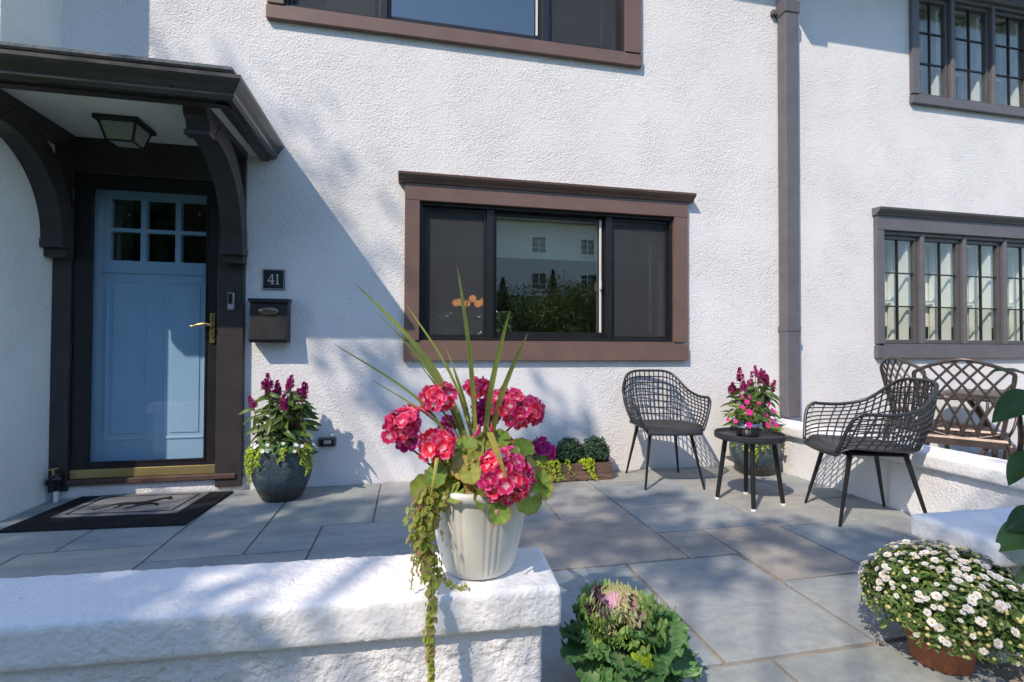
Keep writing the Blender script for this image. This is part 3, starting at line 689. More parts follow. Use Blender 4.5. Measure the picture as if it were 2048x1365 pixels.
def make_bucket_chair(name, loc, rz, label):
    t = empty(name, loc, rz, label, 'chair', 'mesh bucket chairs')
    rim = [(-.205, -.245, .425), (-.228, -.235, .47), (-.262, -.215, .56), (-.285, -.190, .625)]
    full = [Vector(p) for p in rim]+[shell_pt(-.985+1.97*i/60, 1) for i in range(61)]+[Vector((-p[0], p[1], p[2])) for p in rim[::-1]]
    front = [(.205, -.245, .425), (.15, -.268, .410), (0, -.280, .402), (-.15, -.268, .410), (-.205, -.245, .425)]
    path = catmull(full[::1], 150)
    MB().tube(path, .0105, 8).build('rim', CHAIRM, t, smooth=True)
    g = MB()
    def ev(u, v):                      # arms: the net runs forward to the sloping front edge of the rim
        p = shell_pt(u, v); a = abs(u)
        if a > .8:
            k = (a-.8)/.2; fr = catmull([Vector((.205, -.245, .43)), Vector((.232, -.232, .48)), Vector((.262, -.213, .56)), Vector((.288, -.178, .645))], 12)
            fe = fr[0].lerp(fr[-1], v); i = min(int(v*12), 11); fe = fr[i].lerp(fr[i+1], v*12-i)
            fe = Vector((fe.x*(1 if u > 0 else -1), fe.y, fe.z)); p = p.lerp(fe, k*k)
        return p
    nu = 34
    for i in range(1, nu):
        u = -1+2*i/nu
        g.tube([ev(u, j/10) for j in range(11)], .0050, 4, flat=1.0)
    for j in range(1, 8):
        v = j/8
        g.tube([ev(-1+2*i/80, v) for i in range(81)], .0050, 4)
    g.build('net_back', CHAIRM, t)
    s = MB(); nb, na = 14, 18
    for b in range(nb+1):
        f = b/nb
        for a in range(na+1):
            x = -1+2*a/na
            y = .235-.49*f
            hw = .06+.172*min(1, (f*3.2)**.6) if f < .3 else .232
            hw = min(hw, .232); 
            if f < .3: hw = .232*math.sqrt(max(0.0, 1-((.3-f)/.3)**2*.80))
            if f > .85: hw = .232-.030*((f-.85)/.15)
            z = .438+.022*f-.028*math.sin(math.pi*min(f*1.05, 1))*(1-x*x)
            if f > .8: k = (f-.8)/.2; z -= .058*k*k; y += -.018*k*(1-x*x)
            s.v.append(Vector((x*hw, y, z))); s.t.append(0)
    for b in range(nb):
        for a in range(na):
            q = b*(na+1)+a; s.f.append((q, q+na+1, q+na+2, q+1))
    so = s.build('seat', CHAIRM, t, smooth=True); sm = so.modifiers.new('solid', 'SOLIDIFY'); sm.thickness = .012; sm.offset = -1
    MB().box(-.15, .15, -.17, .17, .395, .412).build('seat_plate', LEGM, t, bev=.004)
    for sx in (-1, 1):
        for sy in (-1, 1):
            top = Vector((sx*.150, sy*.145, .418)); ft = Vector((sx*.217, sy*.237, .0))
            l = MB(); d = (ft-top).normalized()
            l.tube([top, ft], .0165, 4, .0095); o = l.build('leg', LEGM, t, bev=.003)
    return t
make_bucket_chair('bucket_chair', (1.91, -.365, .0), R(-8.5), 'charcoal mesh-backed armchair against the wall under the brown window corner')
make_bucket_chair('bucket_chair', (2.71, -1.33, .0), R(-90-20), 'charcoal mesh-backed armchair turned sideways in front of the low white wall')

# ------------------------------------------------------------------ side table
tb = empty('side_table', (2.215, -.95, 0), R(14), label='small round black side table with splayed legs between the mesh chairs', cat='table')
MB().lathe([(1e-4, .418), (.20, .418), (.214, .424), (.217, .435), (.217, .458), (.213, .462), (.208, .460), (.205, .442), (.20, .440), (1e-4, .440)], 48).build('top', CHAIRM, tb, smooth=False)
for k in range(4):
    a = R(45+90*k); c, s_ = math.cos(a), math.sin(a)
    lg = MB().tube([(.145*c, .145*s_, .419), (.198*c, .198*s_, .012)], .016, 12, .0135).build('leg', LEGM, tb, smooth=False)
    MB().tube([(.198*c, .198*s_, .013), (.1995*c, .1995*s_, .0)], .0155, 12).build('foot_cap', WHITEP, lg)

# ------------------------------------------------------------------ leaf and flower meshes
def leaf_blade(L, Wd, n=8, curl=.25, fold=.15, wave=0.0, seed=0, peak=.45):
    """pointed oval leaf along +y, up +z"""
    v, f, t = [], [], []; r_ = random.Random(seed)
    for i in range(n+1):
        s = i/n; w_ = Wd*.5*math.sin(math.pi*s**(math.log(.5)/math.log(peak)))**.8 if 0 < s < 1 else 0.0008
        z = -curl*L*s*s
        for k in (-1, -.5, 0, .5, 1):
            v.append((k*w_, L*s*(1-.12*curl*s), z+abs(k)*fold*w_*1.4+wave*Wd*math.sin(s*11+k*2+seed)*abs(k))); t.append(s)
    for i in range(n):
        for k in range(4):
            a = i*5+k; f.append((a, a+1, a+6, a+5))
    return v, f, t
def fan_leaf(r, lobes=9, seed=0, cup=.18, amp=.10, ruff=0, notch=.5):
    """rounded scalloped leaf on a stalk, notch at -y; t runs centre to rim"""
    v, f, t = [(0, 0, 0)], [], [0.0]; r_ = random.Random(seed); ph = r_.random()*6; n = 54; rings = (.3, .6, .85, 1.0)
    for s in rings:
        for k in range(n+1):
            a = -math.pi/2+notch*.5+(2*math.pi-notch)*k/n
            w_ = abs(math.sin(lobes*(a+math.pi/2)/2)); rr = r*s*(1-amp*(1-w_)*s)
            z = cup*r*s*s+.06*r*math.sin(3*a+ph)*s+.05*r*math.sin(lobes*(a+1.57))*s*s+ruff*r*math.sin(13*a+ph)*s**3
            v.append((rr*math.cos(a), rr*math.sin(a)+.25*r, z)); t.append(s)
    for k in range(n): f.append((0, 1+k, 2+k))
    for i in range(len(rings)-1):
        o = 1+i*(n+1)
        for k in range(n): f.append((o+k, o+n+1+k, o+n+2+k, o+k+1))
    return v, f, t
def petal(L, Wd, lift, cup, ang, n=3, notch=0.0):
    v, f, t = [], [], []
    for i in range(n+1):
        s = i/n; w_ = Wd*.5*(.25+.9*math.sin(math.pi*min(s*.62+.05, .5)))*(1 if s < .99 else .62)
        for k in (-1, 0, 1):
            x = k*w_; y = L*s*(1-(notch if (k == 0 and i == n) else 0)); z = lift*L*s+cup*w_*abs(k)-.35*L*s*s*max(0, cup)
            c, q = math.cos(ang), math.sin(ang)
            v.append((x*c-y*q, x*q+y*c, z)); t.append(s)
    for i in range(n):
        for k in range(2):
            a = i*3+k; f.append((a, a+1, a+4, a+3))
    return v, f, t
def floret(seed, L=.0225, Wd=.0205):
    r_ = random.Random(seed); m = MB()
    for k in range(5):
        v, f, t = petal(L*r_.uniform(.88, 1.12), Wd*r_.uniform(.85, 1.15), r_.uniform(.0, .8), r_.uniform(-.1, .6), k*2*math.pi/5+r_.uniform(-.18, .18)); m.add(v, f, t)
    return m
def aim(d, roll=0.0):
    """rotation carrying +z to d"""
    return Vector(d).to_track_quat('Z', 'Y') @ Quaternion((0, 0, 1), roll)
def lay(d, up=(0, 0, 1), roll=0.0):
    """rotation carrying +y (leaf axis) along d with +z as near up as can be"""
    y = Vector(d).normalized(); x = y.cross(Vector(up))
    if x.length < 1e-4: x = Vector((1, 0, 0))
    x.normalize(); z = x.cross(y)
    return Matrix((x, y, z)).transposed().to_quaternion() @ Quaternion((0, 1, 0), roll)

# ------------------------------------------------------------------ the big pot of geraniums
GL = leafmat('geranium_leaf', [(0, (.15, .29, .045)), (.35, (.23, .39, .06)), (.6, (.38, .50, .085)), (.78, (.55, .55, .11)), (.9, (.62, .44, .17)), (1, (.20, .34, .06))], .42, .5, tip=(.86, 1.05, (.42, .22, .08)))
def petalmat(name, edge, mid, cen):
    m, n, out = newmat(name); at = nd(n, 'ShaderNodeAttribute', attribute_name='t').outputs['Fac']
    oi = nd(n, 'ShaderNodeObjectInfo').outputs['Random']
    c = ramp(n, at, [(0, cen), (.22, cen), (.42, mid), (.72, mid), (1, edge)])
    hs = nd(n, 'ShaderNodeHueSaturation'); n.links.new(mathn(n, 'ADD', mathn(n, 'MULTIPLY', oi, .035), .482), hs.inputs['Hue'])
    n.links.new(mathn(n, 'ADD', mathn(n, 'MULTIPLY', oi, .35), .8), hs.inputs['Value']); n.links.new(c, hs.inputs['Color'])
    b = nd(n, 'ShaderNodeBsdfPrincipled'); b.inputs['Roughness'].default_value = .55; b.inputs['Specular IOR Level'].default_value = .3
    tr = nd(n, 'ShaderNodeBsdfTranslucent'); n.links.new(hs.outputs[0], b.inputs['Base Color']); n.links.new(hs.outputs[0], tr.inputs[0])
    ms = nd(n, 'ShaderNodeMixShader'); ms.inputs[0].default_value = .38; n.links.new(b.outputs[0], ms.inputs[1]); n.links.new(tr.outputs[0], ms.inputs[2]); n.links.new(ms.outputs[0], out.inputs[0])
    return m
PINK = petalmat('geranium_petal', (.93, .25, .50), (.87, .030, .15), (.95, .64, .70))
MAG = petalmat('geranium_petal_magenta', (.62, .05, .42), (.50, .012, .22), (.75, .3, .5))
BLADE = leafmat('spike_blade', [(0, (.28, .37, .09)), (.5, (.40, .46, .10)), (.8, (.52, .52, .10)), (1, (.35, .42, .10))], .35, .4, tip=(.9, 1.0, (.45, .26, .12)))
BLADEY = leafmat('spike_blade_yellowed', [(0, (.55, .50, .12)), (1, (.62, .52, .10))], .3, .45)
JENNY = leafmat('creeping_jenny', [(0, (.40, .46, .07)), (.4, (.52, .56, .10)), (.65, (.50, .44, .13)), (.85, (.52, .29, .17)), (1, (.38, .45, .08))], .35, .5)
LIME = leafmat('lime_creeper', [(0, (.42, .55, .03)), (.5, (.58, .70, .05)), (1, (.33, .48, .04))], .4, .5)
PC = Vector((.190, -2.457, .402))
gp = empty('potted_geranium', PC, 0, label='pale ribbed pot of pink geraniums with spiky blades on the low wall cap', cat='potted plant')
def ribs(r, z, th):
    if z < .015 or z > .21 or r < .085: return r
    k = (th*180/math.pi) % 45
    return r-.0022 if (k < 24 and int(k/4) % 2 == 0) else r
prof = [(1e-4, .0), (.076, .0), (.092, .006), (.101, .022), (.117, .085), (.129, .15), (.137, .208), (.139, .214), (.148, .218), (.152, .231), (.150, .243), (.143, .245), (.138, .236), (.13, .18), (.11, .14)]
MB().lathe(prof, 180, fn=ribs).build('pot', POTW, gp, smooth=True)
MB().lathe([(1e-4, .200), (.06, .203), (.132, .190)], 30).build('soil', SOIL, gp, smooth=True)
fm = [floret(i).mesh('floret', PINK, True) for i in range(5)]; fmm = [floret(i+20).mesh('floret', MAG, True) for i in range(3)]
heads = [((.195, -2.38, .892), .026, 12, PINK), ((.080, -2.44, .872), .036, 20, PINK), ((-.018, -2.48, .806), .040, 30, PINK), ((.306, -2.44, .838), .056, 50, PINK),
         ((.068, -2.56, .765), .034, 15, PINK), ((.239, -2.60, .690), .052, 46, PINK), ((.388, -2.40, .712), .022, 9, MAG), ((.225, -2.33, .808), .032, 16, MAG), ((.116, -2.34, .785), .020, 8, MAG), ((-.012, -2.44, .760), .022, 9, MAG), ((.262, -2.38, .862), .022, 8, PINK), ((.200, -2.50, .775), .014, 4, PINK)]
for hi, (c, r_, n, mt) in enumerate(heads):
    c = Vector(c); hr = random.Random(hi*7+3)
    h = empty('flower_head', c-PC); h.parent = gp
    base = Vector((.188+hr.uniform(-.06, .06), -2.46+hr.uniform(-.05, .05), .60))
    mid = base.lerp(c, .55)+Vector((hr.uniform(-.015, .015), hr.uniform(-.01, .01), .01))
    MB().tube([p-PC for p in catmull([base, mid, c-Vector((0, 0, r_*.6))], 10)], .0036, 6, .0026).build('stem', STEM, gp, smooth=True)
    pd = MB()
    up = (c-Vector((.19, -2.40, .60))).normalized(); upn = (up+Vector((0, -.25, .35))).normalized(); sq = hr.uniform(.55, .8); wob = hr.uniform(0, 6)
    r_ *= 1.12
    for k in range(n):
        z = 1-1.55*(k+.5)/n; th = k*2.39996+hr.uniform(-.3, .3); s_ = math.sqrt(max(0, 1-z*z))
        d = aim(up+Vector((0, -.25, .35))) @ Vector((s_*math.cos(th), s_*math.sin(th), z))
        if hr.random() < .14: continue
        p = d*r_*hr.uniform(.62, 1.12); p = p-upn*(p.dot(upn)*(1-sq))
        ms = fm if mt is PINK else fmm
        link('floret', hr.choice(ms), h, p, aim((d+Vector((hr.uniform(-.55, .55), hr.uniform(-.55, .4), hr.uniform(-.4, .4)))).normalized(), hr.uniform(0, 6)), hr.uniform(.82, 1.12))
        pd.tube([Vector((0, 0, -r_*.55)), p*.9], .0010, 4)
    pd.build('pedicels', STEM, h)
lm = [MB().add(*fan_leaf(.034, 7+2*(i % 2), i, .18+.12*i % .3, .10)).mesh('leaf', GL, True) for i in range(5)]
lr = random.Random(5)
def gleaf(p, d, size, m=None):
    p = Vector(p); q = aim(d, lr.uniform(0, 6.28)); link('leaf', m or lr.choice(lm), gp, p-PC, q, size)
    root = Vector((.188+(p.x-.188)*.25, -2.462+(p.y+2.462)*.25, .60)); mid = root.lerp(p, .6)+Vector((0, 0, .012))
    MB().tube([a-PC for a in catmull([root, mid, p], 6)], .0016, 4).build('leaf_stalk', STEM, gp)
for k in range(62):
    a = lr.uniform(0, 6.28); rr = .145*math.sqrt(lr.random()); z = .655+.075*(1-(rr/.15)**2)+lr.uniform(-.03, .035)
    d = Vector((math.cos(a)*rr*5, math.sin(a)*rr*5-.35, .75+lr.uniform(-.3, .2)))
    gleaf((.195+rr*math.cos(a), -2.465+rr*math.sin(a)*.95, z), d, lr.uniform(.7, 1.12))
for p, d, s_ in (((.335, -2.55, .648), (.5, -.8, .35), 1.25), ((.305, -2.585, .628), (.2, -1, .25), 1.15), ((.352, -2.52, .660), (.8, -.5, .5), 1.0), ((.372, -2.42, .690), (.6, -.5, .6), .85), ((.045, -2.53, .655), (-.5, -.8, .4), 1.05), ((.062, -2.55, .690), (-.4, -.8, .5), 1.0), ((.19, -2.60, .628), (0, -1, .35), 1.1),
                 ((.215, -2.62, .612), (.2, -1, .3), .9), ((.165, -2.585, .655), (-.2, -1, .4), 1.0), ((.30, -2.50, .735), (.3, -.6, .8), 1.0), ((.085, -2.52, .735), (-.3, -.6, .7), .95), ((.15, -2.52, .745), (0, -.7, .8), .9), ((.25, -2.50, .76), (.1, -.6, .9), 1.0), ((.22, -2.54, .72), (0, -.8, .6), 1.0)):
    gleaf(p, d, s_)
blades = [((-.151, -2.42, 1.190), .0085), ((-.190, -2.50, 1.020), .0038), ((-.012, -2.40, 1.135), .0048), ((.128, -2.44, 1.245), .0078), ((.268, -2.50, 1.118), .0095), ((.314, -2.52, 1.054), .0095), ((-.050, -2.46, 1.068), .0075), ((.036, -2.30, .955), .0045), ((.126, -2.32, .955), .0035), ((-.09, -2.40, 1.11), .0030), ((-.10, -2.46, .925), .0028), ((.10, -2.36, 1.02), .0035), ((.02, -2.42, .99), .0085), ((.06, -2.38, .97), .0040), ((.00, -2.35, 1.00), .0030)]
bb = Vector((.196, -2.45, .60))
for i, (tip, wd) in enumerate(blades):
    tip = Vector(tip); br_ = random.Random(i); s0 = bb+Vector((br_.uniform(-.012, .016), br_.uniform(-.012, .012), 0))
    side = (tip-s0); mid = s0.lerp(tip, .5)+Vector((-.12*side.x, -.12*side.y, .07*side.length))
    path = catmull([s0, mid, tip], 16); m = MB(); n = len(path)
    for k, p in enumerate(path):
        d = path[min(k+1, n-1)]-path[max(k-1, 0)]; x = d.cross(Vector((.15, -1, .25))).normalized(); nrm = x.cross(d).normalized()
        f = k/(n-1); w_ = wd*(.55+.6*f if f < .45 else .82*(1-((f-.45)/.55)**1.8))+.0006
        m.v += [p-PC-x*w_, p-PC-nrm*w_*.35, p-PC+x*w_]; m.t += [f]*3
    for k in range(n-1):
        for q in range(2): m.f.append((3*k+q, 3*k+q+1, 3*k+q+4, 3*k+q+3))
    m.build('blade', BLADE, gp, smooth=True)
for a, b_, wd in (((.190, -2.645, .808), (.226, -2.668, .702), .008), ((.066, -2.60, .742), (.050, -2.615, .650), .0045)):
    a, b_ = Vector(a), Vector(b_); m = MB()
    for k in range(8):
        f = k/7; p = a.lerp(b_, f)+Vector((0, -.008*math.sin(3.14*f), 0)); w_ = wd*(1-.75*f*f); m.v += [p-PC-Vector((w_, 0, 0)), p-PC-Vector((0, .002, 0)), p-PC+Vector((w_, 0, 0))]; m.t += [f*.5]*3
    for k in range(7):
        for q in range(2): m.f.append((3*k+q, 3*k+q+1, 3*k+q+4, 3*k+q+3))
    m.build('yellowed_blade', BLADEY, gp, smooth=True)
    MB().tube([bb-PC, (a+Vector((0, .05, .01)))-PC, a-PC], .002, 4).build('blade_base', STEM, gp)
for pts in ([(.15, -2.50, .60), (.145, -2.51, .66), (.115, -2.53, .72), (.085, -2.545, .75)], [(.165, -2.52, .60), (.150, -2.535, .64), (.13, -2.53, .69)], [(.20, -2.50, .60), (.25, -2.53, .66), (.29, -2.50, .72)]):
    MB().tube([p-PC for p in catmull(pts, 10)], .0055, 6, .0035).build('woody_stem', WOODST, gp, smooth=True)
m = MB(); m.tube([Vector(p)-PC for p in catmull([(.20, -2.585, .66), (.205, -2.61, .615), (.21, -2.615, .60), (.196, -2.625, .555)], 8)], .0022, 5); m.ball(Vector((.209, -2.615, .603))-PC, .012); m.build('spent_bloom', simple('dry_bloom', (.50, .29, .2), .8), gp)
def strand(name, pts, mat, parent, origin, n, wid, size, seed, hang=True, kind='stuff'):
    """trailing stem clothed in paired coin leaves"""
    r_ = random.Random(seed); path = catmull(pts, 40); m = MB()
    m.tube([p-origin for p in path], .0013, 4)
    cl = [(math.cos(2*math.pi*k/7), math.sin(2*math.pi*k/7)) for k in range(7)]
    for k in range(n):
        f = (k+r_.random())/n; p = path[min(int(f*40), 40)]; wd = wid(f)
        o = Vector((r_.gauss(0, wd), r_.gauss(0, wd*.6)-wd*.3, r_.uniform(-.008, .008)))
        d = Vector((o.x*1.5/(wd+.004)+r_.uniform(-.5, .5), -1+r_.uniform(-.4, .5), .6+r_.uniform(-.5, .5))).normalized()
        q = aim(d, r_.uniform(0, 6)).to_matrix(); s_ = size*r_.uniform(.65, 1.2)*(1-.45*f)
        cc = p+o-origin; m.add([cc+q @ Vector((x*s_, y*s_, .25*s_*(x*x))) for x, y in cl]+[cc-q @ Vector((0, 0, .12*s_))], [(i, (i+1) % 7, 7) for i in range(7)])
    return tag(m.build(name, mat, parent), kind=kind)
strand('trailing_vine', [(.095, -2.52, .62), (.052, -2.545, .645), (.036, -2.565, .58), (.040, -2.575, .50), (.060, -2.585, .435)], JENNY, gp, PC, 520, lambda f: .011+.008*math.sin(3.1*f), .0122, 1)
strand('trailing_vine', [(.10, -2.55, .64), (.045, -2.575, .60), (.043, -2.60, .50), (.055, -2.632, .415), (.050, -2.652, .345), (.052, -2.655, .27), (.050, -2.655, .20)], JENNY, gp, PC, 300, lambda f: .012*(1-f)**1.2+.0022, .0105, 2)
strand('trailing_vine', [(.09, -2.54, .62), (.03, -2.555, .58), (.018, -2.57, .52), (.010, -2.575, .47), (.006, -2.58, .415)], JENNY, gp, PC, 60, lambda f: .004, .005, 3)
strand('trailing_vine', [(.09, -2.54, .62), (.050, -2.56, .55), (.075, -2.58, .45), (.105, -2.57, .412), (.145, -2.585, .410)], JENNY, gp, PC, 110, lambda f: .010*(1-f)+.003, .006, 4)
strand('trailing_vine', [(.08, -2.49, .63), (.028, -2.50, .63), (.010, -2.51, .585), (-.015, -2.515, .555)], JENNY, gp, PC, 40, lambda f: .004, .005, 5)

# ------------------------------------------------------------------ celosia pots
CEL = leafmat('celosia_leaf', [(0, (.05, .095, .022)), (.5, (.08, .14, .03)), (.8, (.11, .175, .035)), (1, (.12, .085, .04))], .25, .42)
CELL = leafmat('celosia_leaf_young', [(0, (.07, .13, .025)), (.6, (.11, .18, .035)), (1, (.14, .20, .04))], .3, .42)
PLUME = leafmat('celosia_plume', [(0, (.42, .012, .18)), (.5, (.55, .025, .26)), (1, (.34, .010, .14))], .25, .7)
WPET = leafmat('white_petal', [(0, (.80, .80, .78)), (1, (.86, .86, .86))], .3, .6)
BACL = leafmat('bacopa_leaf', [(0, (.07, .17, .05)), (1, (.13, .26, .07))], .3, .5)
cel_me = [MB().add(*leaf_blade(.135, .040, 7, .34+.14*i, .18, .0, i)).mesh('leaf', CEL, True) for i in range(3)]
cel_me2 = [MB().add(*leaf_blade(.125, .038, 7, .34+.14*i, .18, .0, i+5)).mesh('leaf', CELL, True) for i in range(2)]
def plume_mesh(seed):
    r_ = random.Random(seed); m = MB(); Hh = .058
    for k in range(120):
        f = r_.random(); z = Hh*f; rad = .0135*(1-f)**.7+.001; a = r_.uniform(0, 6.28); c = Vector((rad*math.cos(a), rad*math.sin(a), z))
        d = Vector((math.cos(a), math.sin(a), 1.1)); q = aim(d, r_.uniform(0, 6)).to_matrix(); s_ = r_.uniform(.0045, .0075)
        m.add([c+q @ Vector(p)*s_ for p in ((-.5, 0, 0), (.5, 0, 0), (0, .3, 1.6), (0, -.4, .8))], [(0, 1, 2), (0, 3, 1), (0, 2, 3)])
    m.tube([(0, 0, 0), (0, 0, Hh*.97)], .007, 6, .002)
    return m.mesh('plume', PLUME)
plumes = [plume_mesh(i) for i in range(3)]
def white_flower():
    m = MB()
    for k in range(5): m.add(*petal(.011, .010, .25, .15, k*2*math.pi/5))
    return m.mesh('flower', WPET, True)
WFL = white_flower()
def celosia_pot(name, loc, rz, label, seed, tall):
    r_ = random.Random(seed); t = empty(name, loc, rz, label, 'potted plant', 'dark glazed celosia pots'); O = Vector((0, 0, 0))
    pr = [(1e-4, 0), (.112, 0), (.122, .006), (.150, .06), (.178, .13), (.190, .19), (.188, .24), (.178, .285), (.176, .315), (.184, .326), (.182, .334), (.172, .333), (.166, .30), (.16, .27)]
    MB().lathe(pr, 56).build('pot', GLAZE, t, smooth=True)
    MB().lathe([(1e-4, .295), (.165, .29)], 24).build('soil', SOIL, t)
    n = 11
    for i in range(n):
        a = i*2.4+seed; rr = .11*math.sqrt((i+.5)/n); b = Vector((rr*math.cos(a), rr*math.sin(a), .29))
        h = tall*(.80+.2*r_.random())-(rr/.11)*.05; top = Vector((b.x*(1.75 if seed == 3 else 2.3)+r_.uniform(-.015, .015), b.y*1.2, h))
        path = catmull([b, b.lerp(top, .5)+Vector((r_.uniform(-.01, .01), 0, .01)), top], 12)
        MB().tube(path, .0048, 6, .003).build('stem', simple_stem, t, smooth=True)
        nl = 26
        for k in range(nl):
            f = .06+.90*k/nl; p = path[int(f*12)]; th = k*2.4+r_.random(); dd = Vector((math.cos(th), math.sin(th), r_.uniform(-.55, .45)))
            if p.y+loc[1]+dd.y*.1 > -.03: dd.y = -abs(dd.y)
            link('leaf', r_.choice(cel_me if r_.random() < .75 else cel_me2), t, p, lay(dd, (.2*dd.x, -.7, 1), r_.uniform(-.9, .9)), r_.uniform(.8, 1.25)*(1.1-.35*f))
        link('plume', r_.choice(plumes), t, top, aim((top-path[-3]).normalized()+Vector((r_.uniform(-.1, .1), r_.uniform(-.1, .1), 0)), r_.uniform(0, 6)), r_.uniform(1.05, 1.35))
        for k in range(r_.choice((2, 3, 3, 4))):
            o = Vector((r_.uniform(-.025, .025), r_.uniform(-.02, .02), -r_.uniform(.005, .04)))
            link('plume', r_.choice(plumes), t, top+o, aim(Vector((o.x*9, o.y*9, 1)), r_.uniform(0, 6)), r_.uniform(.7, 1.1))
        if r_.random() < .5:
            o = Vector((r_.uniform(-.04, .04), -.02, -r_.uniform(.08, .16))); link('plume', r_.choice(plumes), t, path[8]+o, aim((o.x*8, -.5, 1)), .5)
    # low skirt of white-flowered bacopa and lime creeper over the rim
    m = MB()
    for k in range(420):
        a = r_.uniform(0, 6.28); rr = .10+.10*r_.random(); c = Vector((rr*math.cos(a), rr*math.sin(a), .325+.085*r_.random()*(1.25-rr/.2)+.01))
        q = aim(Vector((math.cos(a), math.sin(a)-.3, 1+r_.uniform(-.5, .5))), r_.uniform(0, 6)).to_matrix(); s_ = r_.uniform(.008, .014)
        m.add([c+q @ Vector(p)*s_ for p in ((0, -1, 0), (.7, -.2, .2), (.5, .6, .15), (0, 1, 0), (-.5, .6, .15), (-.7, -.2, .2))], [(0, 1, 2, 3, 4, 5)])
    tag(m.build('skirt_foliage', BACL, t), kind='stuff')
    for k in range(26):
        a = r_.uniform(-3.4, .3); rr = r_.uniform(.14, .215); p = Vector((rr*math.cos(a), rr*math.sin(a), r_.uniform(.335, .405)))
        if p.y+loc[1] > -.02: continue
        link('flower', WFL, t, p, aim((math.cos(a)*.6, math.sin(a)-.4, .7+r_.uniform(-.3, .3)), r_.uniform(0, 6)), r_.uniform(.8, 1.25))
    for k, (a, ln) in enumerate(((-2.55, .19), (-2.75, .15), (-2.3, .12), (-2.05, .08), (-2.9, .12), (-.55, .16), (-.35, .13), (-.75, .08), (-1.3, .03), (2.9, .1))):
        a += r_.uniform(-.08, .08); c, s_ = math.cos(a), math.sin(a)
        pts = [Vector((c*.12, s_*.12, .31)), Vector((c*.175, s_*.175, .355)), Vector((c*.205, s_*.205, .33)), Vector((c*.212, s_*.212, .33-ln*.55)), Vector((c*.205, s_*.205, .33-ln))]
        strand('trailing_creeper', pts, LIME, t, O, int(26+ln*330), lambda f: .010, .0105, seed*9+k)
    return t
simple_stem = simple('celosia_stem', (.20, .16, .07), .6, 0, .3, .3, 30)
celosia_pot('celosia_pot', (-.845, -.262, 0), 0, 'dark glazed pot of purple celosia standing beside the blue front door', 3, .83)
celosia_pot('celosia_pot', (2.775, -.285, 0), R(20), 'dark glazed pot of purple celosia in the corner behind the side table', 8, .84)

# ------------------------------------------------------------------ small planter on the table
im = empty('table_planter', (2.20, -.955, .4402), 0, label='small ribbed chrome bowl of pink impatiens on the round side table', cat='potted plant')
MB().lathe([(1e-4, 0), (.058, 0), (.068, .01), (.080, .05), (.084, .09), (.081, .09), (.076, .07), (1e-4, .07)], 96, fn=lambda r, z, th: r*(1+.035*abs(math.sin(15*th))) if r > .05 else r).build('bowl', CHROME, im, smooth=True)
IML = leafmat('impatiens_leaf', [(0, (.05, .10, .025)), (.5, (.09, .16, .03)), (.85, (.16, .22, .04)), (.93, (.55, .50, .05)), (1, (.07, .05, .04))], .3, .4)
IMP = leafmat('impatiens_petal', [(0, (.78, .03, .27)), (.5, (.85, .04, .42)), (1, (.80, .05, .14))], .35, .6)
ilm = [MB().add(*leaf_blade(.045, .021, 6, .35, .2, 0, i)).mesh('leaf', IML, True) for i in range(3)]
def impat(seed):
    m = MB(); r_ = random.Random(seed)
    for k in range(5): m.add(*petal(.019, .023, r_.uniform(.0, .25), .1, k*2*math.pi/5+r_.uniform(-.1, .1), notch=.2))
    return m.mesh('flower', IMP, True)
ifm = [impat(i) for i in range(3)]; ir = random.Random(12)
for i in range(9):
    a = i*2.4; tip = Vector((.135*math.cos(a)*(.5+.5*(i % 3)/2), .09*math.sin(a), .145+.12*ir.random()))
    path = catmull([(0.02*math.cos(a), .02*math.sin(a), .07), tip*.55+Vector((0, 0, .05)), tip], 8); MB().tube(path, .0035, 5, .002).build('stem', STEM, im)
for i in range(85):
    a = ir.uniform(0, 6.28); rr = .15*math.sqrt(ir.random()); p = Vector((rr*math.cos(a), rr*math.sin(a)*.75, .10+.16*(1-(rr/.16)**2)*ir.random()+.03*ir.random()))
    link('leaf', ir.choice(ilm), im, p, lay((math.cos(a), math.sin(a), ir.uniform(-.3, .6)), (0, 0, 1), ir.uniform(-.5, .5)), ir.uniform(.7, 1.25))
for p, s_ in (((-.075, -.09, .235), .95), ((-.10, -.08, .20), .9), ((-.065, -.10, .17), 1.2), ((.015, -.09, .225), .7), ((.09, -.085, .215), .8), ((.135, -.07, .17), 1.1), ((.055, -.11, .15), .7), ((-.075, -.11, .09), 1.1), ((.055, -.12, .085), 1.1), ((.125, -.09, .085), 1.2), ((.16, -.08, .075), .9), ((-.19, -.06, .12), .6), ((-.15, -.08, .11), .75), ((.095, -.1, .115), .9), ((-.03, .02, .26), .7), ((.05, .05, .25), .7)):
    link('flower', ir.choice(ifm), im, p, aim((p[0]*3, -1, .45+ir.uniform(-.3, .4)), ir.uniform(0, 6)), s_)

